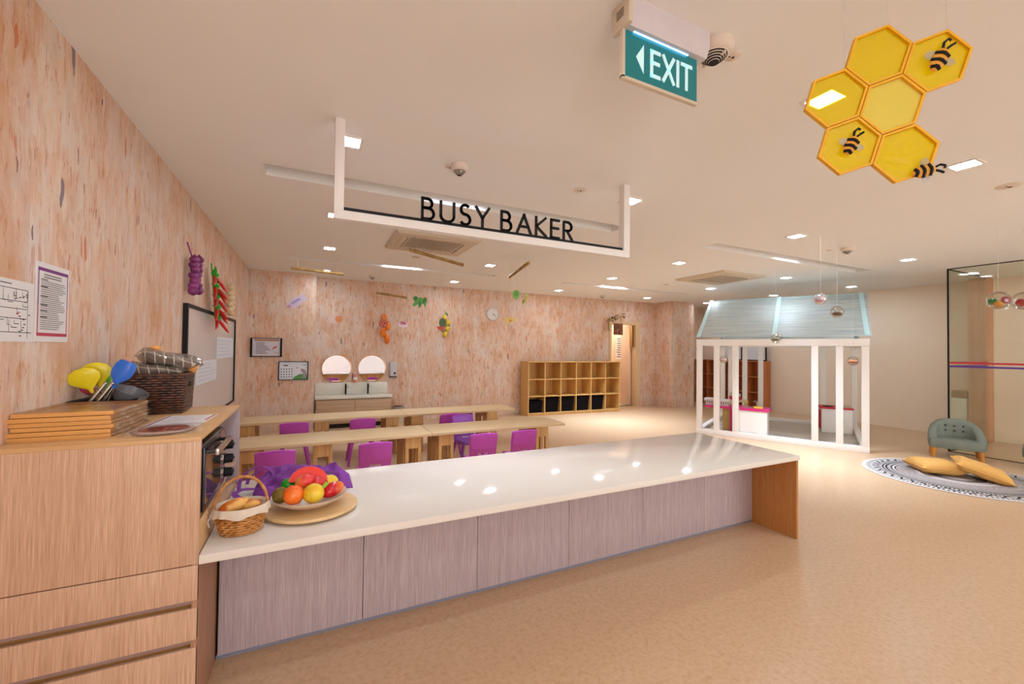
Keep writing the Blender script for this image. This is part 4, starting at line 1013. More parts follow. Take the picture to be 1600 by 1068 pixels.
food('egg_cutout', 'picture of a halved egg with orange yolk left of the pumpkin string', (.32, 6.5, 1.855), 2.49, ell(-.02, 0, .09, .065, rot=.2), .006, [m_('egg_white', (226, 196, 188)), m_('yolk_orange', (226, 140, 84))], [(1, ell(.03, .0, .05, .05))])
food('pizza_cutout', 'small dark red round food picture touching the pumpkin string', (1.075, 7.2, 1.85), 2.34, ell(0, 0, .07, .07), .006, [m_('crust_brown', (140, 66, 44)), m_('sauce_red', (190, 84, 60)), m_('olive_spot', (92, 36, 36))], [(1, ell(0, 0, .055, .055)), (2, ell(-.02, .02, .012, .012, 8)), (2, ell(.025, .01, .014, .014, 8)), (2, ell(.0, -.03, .012, .012, 8))])
food('meat_cutout', 'picture of pink meat on a plate right of the pumpkin string', (1.40, 7.2, 1.865), 2.31, ell(0, -.01, .085, .055), .006, [m_('lilac_plate', (206, 176, 180)), m_('pink_meat', (196, 124, 122)), m_('meat_fat', (226, 180, 174))], [(1, ell(0, .01, .07, .035)), (2, ell(-.02, .015, .02, .01, 10)), (2, ell(.025, .005, .018, .01, 10))])
M_SP, M_SP2 = m_('spinach_green', (92, 158, 72)), m_('spinach_dark', (62, 122, 58))
food('spinach_cutout', 'bunch of green leaves picture hanging above the washing area', (1.21, 5.2, 2.03), 2.55, [(-.09, -.05), (-.06, .0), (-.085, .05), (-.05, .075), (-.02, .05), (.02, .06), (.04, .04), (.08, .065), (.1, .03), (.085, -.02), (.075, -.075), (.05, -.02), (.03, -.03), (.0, -.08), (-.02, -.03), (-.06, -.06)], .006, [M_SP, M_SP2], [(1, ell(-.05, .04, .03, .02, 10, .8)), (1, ell(.06, .02, .04, .02, 10, 1.2)), (1, ell(.005, -.03, .015, .04, 10))])
food('watermelon_cutout', 'picture of a green melon with a red slice left of the lemon string', (1.44, 5.0, 1.735), 2.51, ell(.01, .03, .042, .06)+[], .006, [m_('melon_green', (74, 104, 60)), m_('slice_red', (204, 72, 58))], [(1, [(-.06, -.015), (.035, -.015), (.03, -.05), (0, -.07), (-.04, -.055)])])
food('lettuce_cutout', 'round pale green lettuce picture below the steep bamboo pole', (2.655, 5.4, 2.24), 2.52, ell(0, 0, .06, .07), .006, [m_('lettuce_green', (150, 196, 120)), m_('lettuce_mid', (108, 180, 70))], [(1, ell(0, .015, .04, .045))])
food('corn_cutout', 'yellow corn cob picture beside the lettuce picture', (2.705, 5.2, 2.165), 2.58, rot2([(-.018, -.08), (.018, -.08), (.026, 0), (.02, .07), (0, .09), (-.02, .07), (-.026, 0)], -.3), .006, [m_('corn_husk', (200, 204, 140)), m_('corn_yellow', (206, 176, 60)), M_SP2], [(1, rot2(ell(0, -.015, .018, .05, 12), -.3)), (2, rot2(ell(-.02, -.05, .008, .03, 8), -.3))])
food('pastry_cutout', 'pale yellow pastry picture below the wall clock', (2.615, 5.5, 1.875), 2.5, [(-.1, -.01), (-.085, .035), (-.03, .045), (.02, .05), (.075, .03), (.085, -.005), (.04, -.035), (-.02, -.045), (-.07, -.04)], .006, [m_('pastry_yellow', (230, 198, 120)), m_('pastry_orange', (214, 140, 70))], [(1, ell(.0, -.01, .022, .018, 10))])

# ================================================================ clear balls
M_BALL = see_through('clear_plastic_ball', (246, 242, 238), .1)
def clear_ball(lab, loc, r, bits):
    t = thing('clear_ball', lab, 'hanging ball', loc, group='clear balls hung on threads')
    b = MB(); b.ball((0, 0, 0), r, 24, 16); b.build('shell', M_BALL, t)
    b = MB(); b.tube([(0, 0, r), (0, 0, CEIL-loc[2])], .0012, 4); b.build('thread', M_THREAD, t)
    for nm, c, s_, m in bits: b = MB(); b.ball(c, s_, 12, 8); b.build(nm, m, t)
MG, MR, MY = mat('pompom_green', (20, 120, 40), .7), mat('pompom_red', (164, 20, 34), .7), mat('pompom_yellow', (222, 160, 50), .7)
MP, MB_ = mat('pompom_pink', (206, 40, 76), .7), mat('seed_brown', (96, 58, 34), .7, var=.3, vs=60)
MO = mat('seed_orange', (176, 104, 60), .7, var=.3, vs=60)
clear_ball('clear ball with green, yellow and red pompoms near the right picture edge', (6.229, 1.654, 2.0), .088, [('pompom', (-.01, .038, -.01), .034, MG), ('pompom', (.012, -.045, .0), .036, MR), ('pompom', (-.02, -.005, -.045), .036, MY)])
clear_ball('clear ball with red pompoms cut off by the right picture edge', (6.462, 1.542, 2.0), .09, [('pompom', (0, .02, -.02), .04, MR), ('pompom', (.0, -.04, -.02), .038, MP)])
s = NT('mosaic_foil'); v = s.coords(); vor = s.n('ShaderNodeTexVoronoi'); s.put(vor.inputs['Vector'], v); vor.inputs['Scale'].default_value = 60
s.set(Base_Color=s.mix(.5, vor.outputs['Color'], lin((214, 206, 214))), Roughness=.2, Metallic=.5)
t = thing('mosaic_ball', 'lilac mosaic ball hanging at the roof top of the play house', 'hanging ball', (5.053, 2.663, 2.045))
b = MB(); b.ball((0, 0, 0), .062, 20, 14); b.build('shell', s.m, t); b = MB(); b.tube([(0, 0, .06), (0, 0, CEIL-2.045)], .0012, 4); b.build('thread', M_THREAD, t)
clear_ball('clear ball with brown seeds before the blue roof of the play house', (5.221, 2.585, 1.904), .065, [('seed_heap', (0, 0, -.02), (.045, .045, .022), MB_)])
clear_ball('clear ball with orange seeds hanging between the right house posts', (6.444, 3.006, 1.35), .062, [('seed_heap', (0, 0, -.012), (.05, .05, .026), MO)])
clear_ball('clear ball with green bits at the roof edge of the play house', (5.333, 3.33, 1.626), .06, [('seed_heap', (0, 0, -.012), (.045, .045, .02), mat('bits_olive', (96, 96, 48), .7))])
clear_ball('clear ball with pale bits hanging between the left house posts', (5.799, 4.426, 1.335), .06, [('seed_heap', (0, 0, -.015), (.045, .045, .02), mat('bits_pink', (216, 170, 160), .7))])

# ================================================================ yellow honeycomb with bees
HK = 1.40
nrm = Vector((.626, .773, .105)).normalized(); e1 = Vector((.49, -.494, .718)); e1 = (e1-nrm*e1.dot(nrm)).normalized(); e2 = e1.cross(nrm); nrm = -nrm
hc_loc = Vector((0, 0, EYE))+Vector((2.258, .91, 2.531-EYE))*(HK/1.8179)
hm = Matrix((( e1.x, e2.x, nrm.x), (e1.y, e2.y, nrm.y), (e1.z, e2.z, nrm.z)))
t = thing('honeycomb_mobile', 'yellow honeycomb of six hexagons with black-striped bees, hung from the ceiling', 'mobile', hc_loc); t.rotation_euler = hm.to_euler()
SP = .1694; HR = SP/math.sqrt(3)
M_FILM = see_through('yellow_cellophane', (255, 246, 112), .05, .42, (255, 228, 0), .05, bumpy=14)
M_FILMP = see_through('pale_yellow_cellophane', (255, 246, 170), .03, .42, (255, 240, 130), .05, bumpy=9)
M_HEXF = mat('amber_card_frame', (242, 180, 16), .5, var=.06)
def hexpt(c, r, k): a = math.radians(30+60*k); return (c[0]+r*math.cos(a), c[1]+r*math.sin(a))
CELLS = {'C': (0, 0)}
for nm, a in (('B', 0), ('A', 60), ('D', 120), ('E', 180), ('F', 240)): CELLS[nm] = (SP*math.cos(math.radians(a)), SP*math.sin(math.radians(a)))
for nm, c in CELLS.items():
    b = MB(); o_, i_ = HR*.985, HR*.90
    vs = [hexpt(c, o_, k)+(h,) for h in (-.009, .009) for k in range(6)]+[hexpt(c, i_, k)+(h,) for h in (-.009, .009) for k in range(6)]
    fs = []
    for k in range(6):
        j = (k+1) % 6; fs += [(k, j, 6+j, 6+k), (12+j, 12+k, 18+k, 18+j), (6+k, 6+j, 18+j, 18+k), (j, k, 12+k, 12+j)]
    b.add(vs, fs); fr = b.build('cell_frame', M_HEXF, t, smooth=False)
    b = MB(); rnd = random.Random(ord(nm)); n = 10
    P6 = [hexpt(c, i_*1.02, k) for k in range(6)]
    vs = [(x, y, 0) for x, y in P6]; b.add(vs+[(x, y, .0012) for x, y in P6], [(0, 1, 2, 3, 4, 5), (11, 10, 9, 8, 7, 6)]+[(k, (k+1) % 6, 6+(k+1) % 6, 6+k) for k in range(6)])
    b.build('cell_film', M_FILMP if nm == 'C' else M_FILM, fr, smooth=False)
M_BEE = mat('bee_amber', (232, 160, 40), .5); M_WING = see_through('bee_wing_film', (240, 240, 240), .1, .35, (230, 226, 222))
inv = hm.inverted()
up2 = inv @ Vector((0, 0, 1)); rt2 = inv @ rt
def bee(c, ang, s_, up_=1):
    """striped egg-shaped body, feelers and a clear wing, flat against the near side of the cell"""
    ux = (Vector((rt2.x, rt2.y, 0)).normalized()); uy = Vector((up2.x, up2.y, 0)); uy = (uy-ux*uy.dot(ux)).normalized()
    ca, sa = math.cos(ang), math.sin(ang); ax = ux*ca+uy*sa; ay = uy*ca-ux*sa
    def P(x, y, z=.014): return (c[0]+(ax.x*x+ay.x*y)*s_, c[1]+(ax.y*x+ay.y*y)*s_, z)
    b = MB(); t_ = math.atan2(ax.y, ax.x)
    b.ball(P(0, 0, .014), (s_*.55, s_*.34, .008), 18, 10, Matrix.Rotation(t_, 4, 'Z')); bd = b.build('bee_body', M_BEE, t)
    b = MB()
    for x, w in ((-.42, .2), (-.12, .33), (.2, .31)): b.tube([P(x+.08*(1-abs(q)), w*q, .0235-.007*abs(q)) for q in (-1, -.6, -.2, .2, .6, 1)], .0052, 6)
    b.build('stripe', M_BLACK, bd)
    b = MB(); b.tube([P(.5, .08), P(.75, .15), P(.95, .05), P(.9, -.08)], .004, 6); b.tube([P(.5, -.08), P(.7, -.18), P(.85, -.3)], .004, 6); b.build('feeler', M_BLACK, bd)
    b = MB(); b.prism([P(x, y)[:2] for x, y in ell(.05, .42, .2, .26)], .016, .018); b.build('wing', M_WING, bd); b = MB(); b.prism([P(x, y)[:2] for x, y in ell(.0, -.42, .18, .24)], .016, .018); b.build('wing', M_WING, bd)
bee((CELLS['B'][0]-.0, CELLS['B'][1]+.0), math.radians(68), .068)
bee((CELLS['E'][0]+.0, CELLS['E'][1]+.0), math.radians(68), .060)
fo = CELLS['F']; px = Vector((rt2.x, rt2.y, 0)).normalized(); py = Vector((up2.x, up2.y, 0)); py = (py-px*py.dot(px)).normalized()
q = Vector((fo[0], fo[1], 0))+px*.052-py*.062; bee((q.x, q.y), math.radians(12), .062)
for nm in 'ABD':
    c = CELLS[nm]; hp = max((hexpt(c, HR, k) for k in range(6)), key=lambda p_: up2.x*p_[0]+up2.y*p_[1])
    zt = (hm @ Vector((hp[0], hp[1], 0))).z+hc_loc.z; tip = Vector((hp[0], hp[1], 0))+inv @ Vector((0, 0, CEIL-zt))
    b = MB(); b.tube([(hp[0], hp[1], 0), tip], .0008, 4); b.build('thread', M_THREAD, t)

# ================================================================ on the tower cabinet
TT = TZ+.0005
NAMES = ['bottom tray of the stack', 'second tray from the bottom of the stack', 'third tray from the bottom of the stack', 'third tray from the top of the stack', 'second tray from the top of the stack', 'topmost tray of the stack']
M_TRAYW = oak('amber_tray_wood', (236, 176, 104), (214, 146, 70), 'x', lines=50)
rnd = random.Random(4)
for k in range(6):
    jx, jy = (rnd.random()-.5)*.012, (rnd.random()-.5)*.012; z = TT+k*.0168
    t = thing('wooden_tray', 'flat film-wrapped wooden tray, '+NAMES[k]+' on the tower cabinet', 'tray', (-.8115+jx*.3, 2.262+jy, z), .02*(rnd.random()-.5)-.02, 'film-wrapped wooden trays')
    b = MB(); a, c = .139, .176
    b.box((-a, -c, 0), (a, c, .006)); b.box((-a, -c, .006), (a, -c+.014, .0148), .001); b.box((-a, c-.014, .006), (a, c, .0148), .001); b.box((-a, -c+.014, .006), (-a+.014, c-.014, .0148), .001); b.box((a-.014, -c+.014, .006), (a, c-.014, .0148), .001)
    b.build('board', M_TRAYW, t)
    b = MB(); b.sheet(lambda u, v: (a+.002+(.006+.008*math.sin(5.1*u+k)**2+.003*math.sin(31*u+k*3))*(1-abs(2*v-1)), (u-.5)*2*c, .001+.0145*v+.0028*math.sin(17*u+k*2)*(v*(1-v)*4)), 40, 6); b.build('film_end', M_FILMW, t)
    if k == 5:
        b = MB(); b.sheet(lambda u, v: ((u-.5)*2*a, (v-.5)*2*c, .0158+.0004*math.sin(13*u+5*v)), 14, 14); b.build('film_top', M_CLEAR, t)
t = thing('black_tray', 'shallow black oven tray behind the stack of wooden trays', 'tray', (-.83, 2.57, TT))
b = MB(); q0 = [(-.10, -.10), (.085, -.10), (.085, .09), (-.10, .09)]; q1 = [(-.12, -.125), (.10, -.125), (.10, .115), (-.12, .115)]
vs = [(x, y, 0) for x, y in q0]+[(x*1.1, y*1.02, .096) for x, y in q0]+[(x, y, .1) for x, y in q1]+[(x*.97, y*.97, .101) for x, y in q1]+[(x*1.05, y*.98, .095) for x, y in q0]+[(x*.96, y*.96, .006) for x, y in q0]
b.add(vs, [(0, 1, 2, 3), (20, 21, 22, 23)]+[(r*4+i, r*4+(i+1) % 4, r*4+4+(i+1) % 4, r*4+4+i) for r in range(5) for i in range(4)]); b.build('pan', M_BLACK, t, smooth=False)
def utensil(kind, lab, tip, base, col, cname, w, hm_=M_STEEL, flip=False):
    tip, base = Vector(tip), Vector(base); d_ = tip-base; L = d_.length; d_.normalize()
    t = thing('silicone_'+kind, lab, kind, base, group='baking tools in the black tray')
    m = mat(cname, col, .4, var=.05, coat=.2); side = d_.cross(Vector((.75, -.66, 0))).normalized(); side = Vector((.66, .75, 0)).normalized()*.2+Vector((.9, -.1, 0)); side = (side-d_*side.dot(d_)).normalized(); th = side.cross(d_)
    def P(l, w_, h): v_ = d_*l+side*w_+th*h; return v_
    hb_ = L*.52
    b = MB(); b.tube([P(0, 0, 0), P(hb_+.01, 0, 0)], .0065, 10); b.build('handle', hm_, t)
    prof = {'spatula': [(0, .12), (.14, .16), (.3, .55), (.5, .92), (.7, 1), (.88, .86), (1, .42)], 'spoon': [(0, .12), (.14, .16), (.3, .5), (.5, .92), (.7, 1), (.88, .8), (1, .3)], 'scraper': [(0, .2), (.2, .25), (.42, .86), (.55, 1), (.8, 1), (.97, .8), (1, .74)]}[kind]
    hl = L-hb_; vs = []; n = len(prof)
    for l, k in prof:
        for s_, h in ((-1, 0), (-.6, 1), (0, 1.3), (.6, 1), (1, 0), (.6, -1), (0, -.6 if kind == 'spoon' else -1), (-.6, -1)): vs.append(P(hb_+hl*l, s_*k*w/2, h*.006))
    b = MB(); b.add(vs, [(i*8+k, i*8+(k+1) % 8, (i+1)*8+(k+1) % 8, (i+1)*8+k) for i in range(n-1) for k in range(8)]+[tuple(range(8)), tuple((n-1)*8+k for k in range(8))]); b.build('head', m, t, angle=60)
    b = MB(); b.add([P(hb_+hl*l, s_*(k*w/2+.008), .011) for l, k in prof for s_ in (-1, 1)], [(2*i, 2*i+1, 2*i+3, 2*i+2) for i in range(n-1)]); b.build('wrapper', M_THIN, t, smooth=False)
YS = (250, 226, 10)
utensil('spoon', 'yellow silicone spoon leaning furthest left in the tool tray', (-.918, 2.475, 1.34), (-.835, 2.52, 1.12), YS, 'tool_yellow', .115, M_BRASSY)
utensil('spoon', 'yellow silicone spoon standing right behind the first yellow one', (-.893, 2.535, 1.366), (-.84, 2.56, 1.12), YS, 'tool_yellow', .11, M_BRASSY)
utensil('spatula', 'green silicone spatula right of the two yellow spoons', (-.872, 2.565, 1.35), (-.845, 2.58, 1.12), (96, 206, 30), 'tool_green', .07)
utensil('scraper', 'blue silicone scraper with a silver handle in the tool tray', (-.757, 2.50, 1.372), (-.872, 2.50, 1.125), (0, 112, 226), 'tool_blue', .078)
utensil('spatula', 'salmon silicone spatula half hidden behind the blue scraper', (-.782, 2.56, 1.38), (-.865, 2.56, 1.125), (232, 150, 128), 'tool_salmon', .055)
utensil('spatula', 'crimson silicone spatula lying low below the yellow spoons', (-.915, 2.50, 1.275), (-.82, 2.52, 1.145), (186, 48, 84), 'tool_crimson', .05, M_BRASSY)
for k, (x0, x1, lab) in enumerate(((-.905, -.832, 'left one of two bare steel handles leaning in the tool tray'), (-.878, -.808, 'right one of two bare steel handles leaning in the tool tray'))):
    b = MB(); b.tube([(x0, 2.475, 1.15), (x1, 2.485, 1.275)], .0075, 10); b.ball((x1, 2.485, 1.275), .0085, 10, 8)
    tag(b.build('steel_handle', M_STEEL, origin=(x0, 2.475, 1.15)), lab, 'tool handle', 'bare steel handles')
t = thing('grey_bowl', 'smooth grey bowl lying tilted between the tools and the wicker basket', 'bowl', (-.80, 2.60, TT+.068)); t.rotation_euler = (.12, .45, 0)
b = MB(); b.lathe([(.02, 0), (.045, .01), (.062, .034), (.069, .07), (.065, .07), (.058, .036), (.042, .014), (.001, .006)], 32); b.build('shell', mat('slate_grey_plastic', (122, 116, 118), .35), t)

def woven_rect(b, x0, x1, y0, y1, z0, z1, rows_, taper, amp, r):
    cx, cy = (x0+x1)/2, (y0+y1)/2; A, C = (x1-x0)/2, (y1-y0)/2; n = 96
    for i in range(rows_):
        f = (i+.5)/rows_; z = z0+(z1-z0)*f; s_ = 1-taper*(1-f); pts = []
        for k in range(n):
            p = k/n*4; e = int(p) % 4; g = p-int(p); q = [(-A, -C), (A, -C), (A, C), (-A, C)]; p0, p1 = q[e], q[(e+1) % 4]
            x, y = p0[0]+(p1[0]-p0[0])*g, p0[1]+(p1[1]-p0[1])*g
            ph = math.sin(k*math.pi/2+(math.pi/2 if i % 2 else -math.pi/2)*1.0+.4); nx, ny = [(0, -1), (1, 0), (0, 1), (-1, 0)][e]
            pts.append((cx+x*s_+nx*amp*ph, cy+y*s_+ny*amp*ph, z))
        b.tube(pts, r, 6, closed=True)
t = thing('wicker_basket', 'dark brown wicker basket holding wrapped checked cloths', 'basket', (-.72, 2.80, TT), .05)
b = MB(); b.m = rotm(0, 0, 0); woven_rect(b, -.125, .125, -.13, .13, .004, .192, 15, .06, .0025, .0068); b.box((-.116, -.121, 0), (.116, .121, .008))
b.mi = 1; b.box((-.119, -.124, .008), (-.113, .124, .19)); b.box((.113, -.124, .008), (.119, .124, .19)); b.box((-.113, -.124, .008), (.113, -.118, .19)); b.box((-.113, .118, .008), (.113, .124, .19)); b.build('woven_body', [M_DARKWICK, mat('basket_inner_dark', (40, 22, 12), .7)], t)
b = MB(); b.tube([(-.128, -.133, .196), (.128, -.133, .199), (.128, .133, .199), (-.128, .133, .196)], .008, 8, closed=True); b.build('rim', M_DARKWICK, t)
b = MB(); b.box((.122, -.035, .13), (.1345, .035, .158), .004); b.build('hand_hole', M_BLACK, t)
M_CHECK = check_cloth()
for k, (z, dx, ry_, lab) in enumerate(((.20, -.03, .10, 'lower film-wrapped grey checked cloth on the wicker basket'), (.255, .03, .24, 'upper film-wrapped grey checked cloth on the wicker basket'))):
    t = thing('checked_cloth', lab, 'cloth', (-.71+dx, 2.78, TT+z+.012), group='checked cloths in film', rot=(-.12, ry_, .35))
    b = MB(); g = lambda sg: (lambda u, v: ((u-.5)*.245, (v-.5)*.215, sg*.030*(max(0, (1-(2*u-1)**4)*(1-(2*v-1)**4)))**.5+.005*math.sin(14*u+3*v)))
    b.sheet(g(1), 20, 16); b.sheet(g(-1), 20, 16); bmesh.ops.remove_doubles(b.bm, verts=b.bm.verts[:], dist=.0004); b.build('folded_cloth', M_CHECK, t, angle=70)
    b = MB(); b.sheet(lambda u, v: ((u-.5)*.27, (v-.5)*.235, .038*(max(0, (1-(2*u-1)**6)*(1-(2*v-1)**6)))**.4+.006*math.sin(9*u+7*v)), 20, 16); b.build('film', M_CLEAR, t)
for x, y, z, c_, lab in ((-.755, 2.83, .325, (.03, .022, .022), 'orange packet tip behind the upper checked cloth'), (-.60, 2.86, .222, (.032, .022, .028), 'orange packet at the far right corner of the wicker basket')):
    b = MB(); b.ball((x, y, TT+z), c_, 14, 10, Euler((.2, -.4, .3)).to_matrix().to_4x4()); tag(b.build('orange_packet', mat('apricot_packet', (236, 164, 84), .5), origin=(x, y, TT+z)), lab, 'packet', 'orange packets in the wicker basket')
# papers lying at the cabinet edge
t = thing('leaflet', 'white leaflet with a purple margin lying flat on the tower cabinet', 'leaflet', (-.535, 2.38, TT), -.06)
b = MB(); b.box((-.105, -.25, 0), (.105, .20, .0012)); b.mi = 1; b.box((-.098, -.24, .0012), (-.09, .19, .0016)); b.mi = 2; b.box((.086, .02, .0012), (.094, .19, .0016)); b.mi = 3
lines(b, -.07, .07, -.2, .17, 14, lambda u, v, w: (u, v, .0016), .4, .25, 8); b.build('sheet', [M_PAPER, M_BPUR, M_BRED, mat('pale_print', (180, 172, 176), .6)], t)
s = NT('pizza_picture'); v = s.coords(); n1 = s.noise(v, 38, 3, .6)
s.set(Base_Color=s.ramp(n1, [(.3, lin((96, 34, 24))), (.45, lin((176, 52, 34))), (.56, lin((222, 80, 52))), (.66, lin((230, 196, 180)))]), Roughness=.2, Coat_Weight=.6)
t = thing('picture_disc_pack', 'film-wrapped round food picture lying on the leaflet', 'picture pack', (-.53, 2.135, TT+.004), .1)
b = MB(); b.lathe([(.001, 0), (.098, 0), (.1, .004), (.098, .008), (.001, .008)], 32, sx=1.0, sy=.95); b.mi = 1; b.lathe([(.001, .0085), (.082, .009), (.001, .0125)], 32, sx=1, sy=.9); b.mi = 2; b.lathe([(.0985, .001), (.101, .003), (.0985, .0055)], 32, sx=1, sy=.95); b.build('disc', [mat('rosy_grey_card', (196, 164, 156), .4), s.m, M_BLACK], t)
b = MB(); b.sheet(lambda u, v: ((u-.5)*.25, (v-.5)*.23, .001+.0135*(max(0, (1-(2*u-1)**4)*(1-(2*v-1)**4)))**.3+.0012*math.sin(21*u+9*v)), 18, 16); b.build('film', M_THIN, t)

# ================================================================ on the counter
CT = .6475
t = thing('bread_basket', 'honey wicker bread basket with a cloth lining and hoop handle', 'basket', (-.262, 2.15, CT)); t.scale = (.87, .9, 1.0)
b = MB(); n = 64
for i in range(10):
    f = i/9; z = .006+.098*f; ra, rb = .082+.030*f**.7, .068+.024*f**.7
    b.tube([((ra+.0042*math.sin(k*math.pi/2+(math.pi if i % 2 else 0)+.5))*math.cos(2*math.pi*k/n), (rb+.0042*math.sin(k*math.pi/2+(math.pi if i % 2 else 0)+.5))*math.sin(2*math.pi*k/n), z) for k in range(n)], .0047, 6, closed=True)
b.lathe([(.08, .002), (.08, .008)], 32, sx=1, sy=.83)
b.mi = 1; b.lathe([(.076, .004), (.100, .06), (.106, .104), (.104, .104), (.098, .06), (.074, .006)], 40, sx=1, sy=.82); b.mi = 0
for k in range(16):
    a = 2*math.pi*(k+.25)/16; b.tube([(.08*math.cos(a), .066*math.sin(a), .002), (.098*math.cos(a), .081*math.sin(a), .05), (.112*math.cos(a), .092*math.sin(a), .11)], .0035, 5)
b.build('woven_body', [M_WICKER, mat('wicker_gap_brown', (120, 70, 26), .7)], t)
b = MB(); b.tube([(.112*math.cos(math.pi*i/20)*1.0, .02*math.cos(math.pi*i/20), .10+.135*math.sin(math.pi*i/20)) for i in range(21)], .0068, 8); b.tube([(.112*math.cos(math.pi*i/20)+.004*math.sin(i*2.2), .02*math.cos(math.pi*i/20)+.007*math.cos(i*2.2), .10+.135*math.sin(math.pi*i/20)) for i in range(21)], .003, 6); b.build('hoop_handle', M_WICKER, t)
M_LINEN = mat('cream_linen', (226, 208, 188), .8, var=.04, vs=40, bump=.3, bs=300)
def liner(u, v):
    a = 2*math.pi*u; ru = .004*math.sin(a*11)+.003*math.sin(a*17+1)
    if v < .5: f = v/.5; r = .06+.053*f; z = .03+.09*f
    else: f = (v-.5)/.5; r = .117+.008*math.sin(f*math.pi*.6)-.002*f; z = .12-.036*f
    r += ru*(abs(v-.5)*2)
    return (r*math.cos(a), r*.84*math.sin(a), z+(.006*math.sin(a*5) if v > .9 else 0))
b = MB(); b.sheet(liner, 72, 12, 0, wrap=True); b.build('cloth_liner', M_LINEN, t, recalc=False, angle=80)
b = MB(); b.tube([(-.118, -.02, .085), (-.132, -.03, .07), (-.125, -.032, .045)], .004, 6); b.tube([(-.118, -.02, .085), (-.135, -.005, .075), (-.138, -.002, .05)], .004, 6); b.ball((-.119, -.02, .087), .009, 10, 8); b.build('tie', M_LINEN, t)
M_BREAD = two_tone('golden_bread', (206, 96, 20), (238, 178, 92), 16, .42, .56, .5, coat=.1)
for x, y, z, a, s_, lab in ((-.03, -.005, .115, .35, (.06, .032, .028), 'large golden bread roll in the bread basket'), (.04, .0, .108, -.3, (.042, .028, .024), 'smaller golden bread roll at the right in the bread basket'), (0, .03, .085, 1.2, (.05, .03, .026), 'pale bread roll lying lowest in the bread basket')):
    t = thing('bread_roll', lab, 'bread', (-.262+x*.87, 2.15+y*.9, CT+z), group='bread rolls in the basket', rot=(0, -.2, a))
    b = MB(); b.ball((0, 0, 0), s_, 20, 12); b.build('crust', M_BREAD, t)
M_BOARDW = oak('pale_turntable_wood', (232, 194, 140), (218, 174, 116), 'x', lines=36, rough=.35)
t = thing('turntable_board', 'round pale wooden turntable board under the fruit bowl', 'board', (.018, 2.292, CT))
b = MB(); b.lathe([(.09, 0), (.09, .008)], 40); b.build('foot', M_BOARDW, t); b = MB(); b.lathe([(.195, .008), (.208, .014), (.208, .022), (.204, .026), (.001, .026)], 72); b.build('disc', M_BOARDW, t)
BX, BY, BZ = .006, 2.292, CT+.0265
t = thing('fruit_bowl', 'wide shallow cream bowl full of play fruit on the turntable board', 'bowl', (BX, BY, BZ))
b = MB(); b.lathe([(.07, 0), (.075, .004), (.11, .014), (.15, .036), (.168, .052), (.170, .055), (.165, .055), (.148, .041), (.108, .02), (.07, .010), (.001, .008)], 56); b.build('shell', mat('cream_ceramic', (228, 204, 182), .25, var=.02), t)
def fruit(nm, lab, loc, r, m, rot=(0, 0, 0), stem=None, prof=None):
    t = thing(nm, lab, 'play fruit', loc, group='play fruit in the bowl', rot=rot)
    b = MB()
    if prof: b.lathe([(r[0]*p, r[2]*z) for p, z in prof], 24, sx=1, sy=r[1]/r[0])
    else: b.ball((0, 0, 0), r, 24, 16)
    b.build('flesh', m, t, angle=80)
    if stem: b = MB(); b.tube(stem, .0025, 6); b.build('stem', mat('stem_brown', (84, 70, 40), .6), t)
PZ = [(.001, -1), (.45, -.92), (.8, -.62), (1, -.12), (.95, .3), (.7, .68), (.4, .88), (.12, .93), (.001, .86)]
fruit('kiwi', 'olive brown kiwi at the left end of the fruit bowl', (-.118, 2.245, .752), (.036, .034, .037), two_tone('kiwi_skin', (112, 90, 14), (134, 112, 28), 30, rough=.6, coat=0))
fruit('orange', 'bright orange fruit at the front of the bowl', (-.062, 2.208, .757), (.046, .046, .045), two_tone('orange_peel', (248, 96, 16), (252, 122, 34), 9, rough=.35), stem=[(0, 0, .044), (0, 0, .047)])
fruit('yellow_melon', 'yellow oval melon at the front of the bowl beside the orange', (.022, 2.198, .756), (.047, .044, .047), two_tone('yellow_rind', (238, 182, 26), (246, 208, 56), 16, rough=.4), (.3, .2, 0))
fruit('mango', 'red and orange mango at the right end of the fruit bowl', (.108, 2.258, .745), (.056, .036, .034), two_tone('mango_skin', (206, 22, 34), (246, 132, 40), 2.5, .55, .95, .25, axis=0), (0, -.3, .35), None)
fruit('peach', 'yellow and red peach resting below the melon slice', (-.018, 2.262, .800), (.044, .036, .032), two_tone('peach_skin', (232, 60, 56), (244, 166, 80), 3, .3, .7, .35, axis=0), (0, .3, 2.8))
fruit('green_apple', 'deep green apple at the back left of the bowl', (-.09, 2.352, .762), (.036, .036, .035), mat('apple_green', (30, 152, 28), .3, coat=.3))
fruit('lemon', 'yellow pear-like lemon at the back right of the bowl', (.098, 2.352, .757), (.042, .036, .035), two_tone('lemon_skin', (236, 196, 24), (244, 214, 50), 12, rough=.4), (0, .2, .3), stem=[(-.01, 0, .033), (-.015, 0, .045), (-.045, 0, .05)])
fruit('green_lime', 'small light green lime between the yellow melon and the mango', (.066, 2.268, .758), (.03, .026, .026), mat('lime_green', (142, 196, 30), .35, coat=.2))
fruit('red_berry', 'small red fruit squeezed behind the yellow melon', (.04, 2.262, .79), (.034, .03, .024), mat('berry_red', (214, 34, 44), .3, coat=.3))
t = thing('watermelon_slice', 'red half-moon watermelon slice standing at the back of the bowl', 'play fruit', (-.0, 2.325, .775), group='play fruit in the bowl', rot=(-.38, .06, -.12))
b = MB(); R_ = Matrix.Rotation(math.pi/2, 4, 'X'); hm2 = [(.088*math.cos(math.pi*i/20), .074*math.sin(math.pi*i/20)) for i in range(21)]
b.prism([(x*.97, y*.97) for x, y in hm2], -.020, .020, R_); b.build('red_flesh', mat('melon_red', (250, 50, 34), .3, coat=.3), t)
